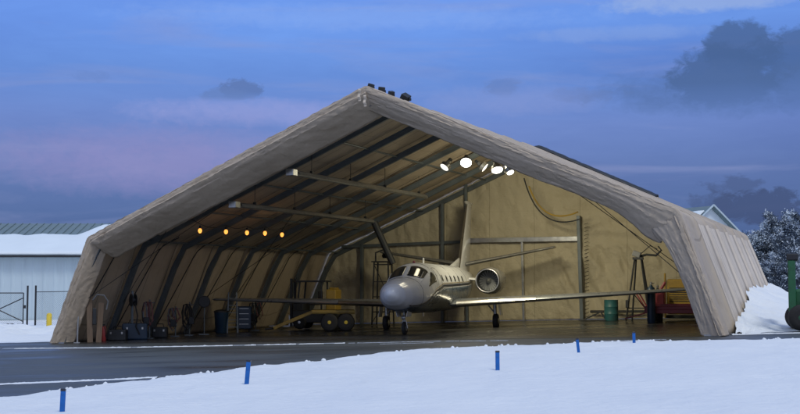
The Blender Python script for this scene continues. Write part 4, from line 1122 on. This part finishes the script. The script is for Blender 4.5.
# ------------------------------------------------------------------ green tractor at the right edge
t = thing('green_tractor', 'green tractor with tall cab post cut off by the right edge', 'tractor', (12.22, 37.6, gz(12.6)), R(-18))
wheel(t, (-.0, 0, .40), .40, .34, axis='Y', rim='green')
wheel(t, (1.9, 0, .62), .62, .4, axis='Y', rim='green')
wheel(t, (-.1, 1.5, .40), .40, .34, axis='Y', rim='green')
wheel(t, (1.9, 1.5, .62), .62, .4, axis='Y', rim='green')
b = MB(); b.box((.55, .75, .95), (1.5, .85, .65)); b.box((1.6, .75, 1.1), (.9, 1.1, .4)); b.build('hood', M['green'], t, bevel=.08)
b = MB(); b.beam((-.25, .05, .45), (-.25, .05, 2.15), .26, .22); b.beam((-.25, 1.4, .45), (-.25, 1.4, 2.15), .26, .22); b.box((-.25, .75, 1.9), (.2, 1.4, .16)); b.build('loader_mast', M['green'], t, bevel=.03)
for yy in (.05, 1.4):
    b = MB(); b.box((-.22, yy, 2.25), (.34, .3, .22)); b.build('work_lamp', M['dark'], t, bevel=.04)
b = MB(); b.beam((.1, .05, 1.2), (1.7, .05, 1.9), .14, .14); b.beam((.1, 1.4, 1.2), (1.7, 1.4, 1.9), .14, .14); b.build('loader_arm', M['green'], t, bevel=.02)
b = MB()
for x in (1.2, 2.3):
    for y in (.25, 1.25): b.beam((x, y, 1.2), (x, y, 2.6), .07, .07)
b.box((1.75, .75, 2.65), (1.4, 1.3, .09)); b.build('cab_frame', M['dark'], t, bevel=.01)
b = MB(); b.box((1.75, .75, 1.45), (.5, .5, .15)); b.box((1.98, .75, 1.75), (.12, .5, .5)); b.build('seat', M['rubber'], t, bevel=.04)

# ------------------------------------------------------------------ left background: warehouse, fence, bollard
def warehouse():
    cx, d = -32.5, 93.0
    t = thing('metal_warehouse', 'long pale corrugated metal warehouse with snowy roof behind the fence', 'warehouse', (cx, d, -.95), 0)
    L2 = 24; W = 18; he = 5.15; hr = 8.0
    b = MB()   # corrugated front wall
    n = int(L2 * 2 / .2)
    def f(i, j):
        x = -L2 + i * .1; return (x, -.04 * (1 if (i % 8) in (0, 1) else 0), j * he)
    b.grid(int(L2 * 20) + 1, 2, f)
    b.box((-L2 + .05, W / 2, he / 2), (.1, W - .1, he)); b.box((L2 - .05, W / 2, he / 2), (.1, W - .1, he)); b.box((0, W, he / 2), (L2 * 2, .1, he)); b.build('wall', M['siding'], t)
    for s in (-1, 1):
        b = MB(); k = [b.vert((s * (L2 - .02), 0, he)), b.vert((s * (L2 - .02), W, he)), b.vert((s * (L2 - .02), W / 2, hr - .05))]; b.face(*k); b.build('gable', M['siding'], t, solid=.05)
    b = MB()
    b.quad((-L2 - .3, -.5, he - .05), (L2 + .3, -.5, he - .05), (L2 + .3, W / 2, hr), (-L2 - .3, W / 2, hr))
    b.quad((-L2 - .3, W + .5, he - .05), (L2 + .3, W + .5, he - .05), (L2 + .3, W / 2, hr), (-L2 - .3, W / 2, hr))
    rf = b.build('roof', M['roofmetal'], t, solid=.12)
    b = MB()
    for k in range(int(L2 * 2 / .6)):
        x = -L2 + k * .6; b.beam((x, -.5, he + .04), (x, W / 2 - .05, hr + .08), .05, .07)
    b.build('standing_seam', M['roofmetal'], rf)
    # snow blanket with ragged upper limit
    b = MB(); nx_, ny_ = 300, 26
    def g(i, j):
        x = lerp(-L2 - .3, L2 + .3, i / (nx_ - 1))
        lim = .70 + .16 * fbm(x * .11, 2) + .07 * fbm(x * .6, 4)
        if -9 < x - 0 < -1.0: lim -= .0
        lim = lim - .06 + .36 * sstep(6.6, 8.2, x)
        lim = min(.97, max(.3, lim)); s_ = (j / (ny_ - 1)) * lim
        h = .22 * (1 - (j / (ny_ - 1)) ** 8) * (1 - .5 * math.exp(-j * 1.0)) + .03 * fbm(x * .8, s_ * 8)
        return (x, lerp(-.58, W / 2, s_), lerp(he - .05, hr, s_) + max(.0, h) + .07)
    b.grid(nx_, ny_, g); b.build('roof_snow', M['snowroof'], rf, smooth=True, auto=180, solid=.15, offset=-1)
    b = MB(); b.box((0, -.62, he - .08), (L2 * 2 + .6, .14, .15)); b.build('gutter', M['dark'], t, bevel=.02)
    b = MB(); b.box((0, -.1, .15), (L2 * 2, .1, .3)); b.build('base_trim', M['roofmetal'], t)
warehouse()
# second building with a gable beyond the hangar, at the right
def shed():
    p = at(699, 96)
    t = thing('gabled_building', 'pale building with snow-capped gable rising behind the right of the hangar', 'building', (p[0] + .9, 96, p[2]), R(28))
    he, hr, W, Ln = 5.2, 7.5, 6.0, 13
    b = MB(); b.box((W / 2 - .04, Ln / 2, he / 2), (.08, Ln, he)); b.box((-W / 2 + .04, Ln / 2, he / 2), (.08, Ln, he)); b.box((0, Ln, he / 2), (W, .08, he)); b.box((0, 0, he / 2), (W - .1, .08, he))
    for y in (0, Ln):
        k = [b.vert((-W / 2, y, he)), b.vert((W / 2, y, he)), b.vert((0, y, hr))]; b.face(*k)
    b.build('wall', M['snowroof'], t, solid=.02)
    b = MB()
    for s in (-1, 1): b.quad((s * (W / 2 + .3), -.4, he - .2), (s * (W / 2 + .3), Ln + .3, he - .2), (0, Ln + .3, hr + .02), (0, -.4, hr + .02))
    rf = b.build('roof', M['roofmetal'], t, solid=.1)
    b = MB()
    for s in (-1, 1): b.beam((s * (W / 2 + .3), -.45, he - .12), (0, -.45, hr + .12), .08, .12)
    b.build('barge_board', M['siding'], rf)
    b = MB()
    for s in (-1, 1):
        b.grid(20, 14, lambda i, j: (s * lerp(W / 2 + .25, .1, j / 13 * .8 + .1 * fbm(i * .4, 2)), lerp(-.2, Ln, i / 19), lerp(he - .18, hr, j / 13 * .8 + .1 * fbm(i * .4, 2)) + .16))
    b.build('roof_snow', M['snowroof'], rf, smooth=True, solid=.1)
shed()

# chain link fence with a braced gate
fz = lambda x: gz(x)
fy = 76.0
def link_mat():
    m, nt, b = new_mat('chain_link'); N = nt.nodes; L = nt.links
    tc = N.new('ShaderNodeTexCoord'); mp = N.new('ShaderNodeMapping'); mp.inputs['Rotation'].default_value = (0, R(45), 0); mp.inputs['Scale'].default_value = (12, 12, 12)
    L.new(tc.outputs['Object'], mp.inputs[0])
    sp = N.new('ShaderNodeSeparateXYZ'); L.new(mp.outputs[0], sp.inputs[0])
    outs = []
    for k in (0, 2):
        f = N.new('ShaderNodeMath'); f.operation = 'FRACT'; L.new(sp.outputs[k], f.inputs[0])
        c = N.new('ShaderNodeMath'); c.operation = 'LESS_THAN'; c.inputs[1].default_value = .07; L.new(f.outputs[0], c.inputs[0]); outs.append(c.outputs[0])
    mx = N.new('ShaderNodeMath'); mx.operation = 'MAXIMUM'; L.new(outs[0], mx.inputs[0]); L.new(outs[1], mx.inputs[1]); L.new(mx.outputs[0], b.inputs['Alpha'])
    b.inputs['Base Color'].default_value = (.12, .14, .16, 1); b.inputs['Metallic'].default_value = .5; b.inputs['Roughness'].default_value = .5
    return m
M['link'] = link_mat()
gate = thing('fence_gate', 'chain link gate with diagonal bracing left of the double post', 'gate', (-26.3, fy, gz(-26.3)), 0)
b = MB()
for s, e in (((0, .15), (0, 2.05)), ((3.1, .15), (3.1, 2.05)), ((0, .15), (3.1, .15)), ((0, 2.05), (3.1, 2.05)), ((0, 1.75), (3.1, .3)), ((0, .3), (3.1, 1.75)), ((0, 1.1), (0, 1.2))): b.tube([(s[0], 0, s[1]), (e[0], 0, e[1])], .035, 6)
b.build('gate_frame', M['dark'], gate)
b = MB(); b.quad((0, .02, .15), (3.1, .02, .15), (3.1, .02, 2.05), (0, .02, 2.05)); b.build('mesh', M['link'], gate)
b = MB(); b.box((3.18, 0, 1.2), (.14, .08, .2)); b.build('latch', M['dark'], gate)
fen = thing('chain_link_fence', 'thin chain link fence in front of the pale warehouse wall', 'fence', (0, fy, 0), 0)
px_posts = [-22.95, -22.45, -19.2, -15.9, -12.6]
for k, x in enumerate(px_posts):
    b = MB(); b.tube([(x, 0, gz(x)), (x, 0, gz(x) + (2.45 if k < 2 else 2.35))], .06 if k < 2 else .035, 8); b.build('post', M['dark'], fen, smooth=True)
b = MB(); b.tube([(-22.45, 0, gz(-22.4) + 2.05), (-12.6, 0, gz(-12.6) + 2.0)], .025, 6); b.build('top_rail', M['dark'], fen)
b = MB(); b.quad((-22.45, .02, gz(-22.4)), (-12.6, .02, gz(-12.6)), (-12.6, .02, gz(-12.6) + 2.0), (-22.45, .02, gz(-22.4) + 2.05)); b.build('mesh', M['link'], fen)
b = MB()
for x in (-19.2, -15.9): b.tube([(x, 0, gz(x) + 2.3), (x + .05, -.25, gz(x) + 2.65)], .025, 5)
b.build('barb_arm', M['dark'], fen)
fen2 = thing('chain_link_fence', 'short fence run beyond the gate at the left photo edge', 'fence', (0, fy, 0), 0)
for x in (-26.45, -30, -33.5):
    b = MB(); b.tube([(x, 0, gz(x)), (x, 0, gz(x) + 2.3)], .05, 8); b.build('post', M['dark'], fen2, smooth=True)
b = MB(); b.tube([(-26.45, 0, gz(-26.45) + 2.0), (-33.5, 0, gz(-33.5) + 2.0)], .025, 6); b.build('top_rail', M['dark'], fen2)
b = MB(); b.quad((-33.5, .02, gz(-33)), (-26.45, .02, gz(-26)), (-26.45, .02, gz(-26) + 2.0), (-33.5, .02, gz(-33) + 2.0)); b.build('mesh', M['link'], fen2)
# yellow bollard
t = thing('yellow_bollard', 'bright yellow bollard standing in snow beside the hangar', 'bollard', at(50.5, 60), 0)
b = MB(); b.lathe([(.13, -.1), (.13, .84), (.11, .90), (.06, .93), (.01, .94)], n=20); b.build('post', M['bollard'], t, smooth=True, auto=50)

# ------------------------------------------------------------------ trees, frosted, beyond the right wall
def tree_parts(seed, H, Wd, conifer=False):
    rnd = random.Random(seed)
    tr = MB(); cr1 = MB(); fr = MB()
    segs = []
    def grow(p, d, L_, r, lvl):
        n = 4; pts = [p]; q = p.copy(); dd = d.copy()
        for k in range(n):
            dd = (dd + Vector((rnd.uniform(-.16, .16), rnd.uniform(-.16, .16), rnd.uniform(-.02, .12)))).normalized(); q = q + dd * (L_ / n); pts.append(q.copy())
        if lvl < 3: tr.tube(pts, [lerp(r, r * .5, k / n) for k in range(n + 1)], 6 if lvl == 0 else 4)
        if lvl >= 1: segs.append((pts, lvl))
        if lvl < 3:
            m = (11 if lvl == 0 else 6) if not conifer else (26 if lvl == 0 else 5)
            for k in range(m):
                t = rnd.uniform(.22 if lvl == 0 else .2, 1.0); i = min(int(t * n), n - 1); pp = pts[i].lerp(pts[i + 1], t * n - i)
                a = rnd.uniform(0, 2 * PI)
                if conifer:
                    up = rnd.uniform(-.15, .2); sd_ = Vector((math.cos(a), math.sin(a), up)); nd = sd_.normalized() if lvl == 0 else (dd * .8 + sd_ * .6).normalized()
                    ll = (Wd * .55 * (1.08 - t)) if lvl == 0 else L_ * .35
                else:
                    sd_ = Vector((math.cos(a), math.sin(a), rnd.uniform(.1, .9))); nd = (dd * .55 + sd_ * .8).normalized()
                    ll = L_ * rnd.uniform(.34, .56) * (1.15 - .35 * t)
                grow(pp, nd, ll, r * .42, lvl + 1)
    grow(Vector((0, 0, 0)), Vector((0, 0, 1)), H * (.78 if not conifer else .97), .16, 0)
    for pts, lvl in segs:
        for k in range(len(pts) - 1):
            for _ in range(8 if not conifer else 8):
                p = pts[k].lerp(pts[k + 1], rnd.random()); a = Vector((rnd.gauss(0, 1), rnd.gauss(0, 1), rnd.gauss(0, .8) + .25)).normalized()
                ln = rnd.uniform(.12, .32); sdv = a.cross(Vector((rnd.gauss(0, 1), rnd.gauss(0, 1), rnd.gauss(0, 1)))).normalized() * rnd.uniform(.02, .045)
                p = p + Vector((rnd.gauss(0, .1), rnd.gauss(0, .1), rnd.gauss(0, .1)))
                # frost sits on exposed upper twigs
                hi = p.z / H
                pf = max(.2, .95 * (hi - .52) + .9 * noise.noise(p * .9))
                tgt = fr if rnd.random() < pf else cr1
                if tgt is fr: ln *= .7; sdv = sdv * 1.5
                i0, i1, i2, i3 = tgt.vert(p - sdv), tgt.vert(p + a * ln * .5 - sdv * .9), tgt.vert(p + a * ln), tgt.vert(p + a * ln * .5 + sdv)
                tgt.face(i0, i1, i2, i3)
    return tr, cr1, fr
variants = []
for k, (sd_, H, Wd, con) in enumerate(((3, 6.6, 5, False), (11, 6.0, 5, False), (23, 7.0, 5, False), (31, 6.6, 4.2, True), (41, 4.9, 4, False))):
    tr, c1, fr = tree_parts(sd_, H, Wd, con)
    t = thing('frosted_tree', '', 'tree', (0, 0, 0), 0, 'frosted trees beyond the hangar')
    tr.build('trunk', M['bark'], t, smooth=True)
    cw = c1.build('crown', M['conifer'] if con else M['twig'], t, recalc=False)
    fr.build('frost', M['frost'], cw, recalc=False)
    variants.append(t)
spots = [ # px, d, variant, scale, label
    (743, 88, 4, .95, 'low frosted tree just clear of the hangar rear corner'),
    (752, 104, 1, 1.05, 'frosted tree with rounded crown behind the rear corner of the hangar'),
    (763, 92, 3, .82, 'dark conifer with little frost beside the hangar rear edge'),
    (768, 112, 2, 1.12, 'tall frosted tree standing above the dark conifer'),
    (779, 98, 0, .96, 'broad white-tipped tree between conifer and tractor'),
    (786, 116, 2, 1.10, 'farthest tall frosted tree above the tractor'),
    (792, 90, 1, .98, 'frosted tree directly behind the tractor mast'),
    (800, 105, 0, 1.15, 'tallest frosted tree cut by the right edge of the photo'),
    (733, 128, 1, 1.0, 'distant frosted tree peeping over the hangar rear corner'),
    (757, 132, 0, 1.15, 'distant frosted tree behind the low ones near the hangar'),
    (775, 136, 3, 1.15, 'distant dark conifer between two frosted crowns'),
    (812, 96, 2, .95, 'frosted tree just outside the right edge'),
    (824, 110, 3, 1.1, 'conifer outside the right edge'),
    (838, 98, 1, 1.05, 'frosted tree well outside the right edge'),
    (790, 80, 4, .62, 'small frosted sapling behind the tractor wheel'),
    (772, 82, 4, .66, 'small frosted sapling behind the heaped snow'),
    (757, 80, 4, .60, 'smallest frosted sapling against the hangar rear wall base'),
]
used = set()
for k, (px, d, vi, s, lab) in enumerate(spots):
    src = variants[vi]
    o = src if vi not in used else copy_tree(src)
    used.add(vi)
    x = (px - 400) / 1230.0 * d
    o.location = (x, d, gz(x) - .05); o.rotation_euler = (0, 0, k * 1.7); s *= .93
    o.scale = (s * 1.1, s * 1.1, s * (1 + .05 * math.sin(k * 3)))
    o['label'] = lab
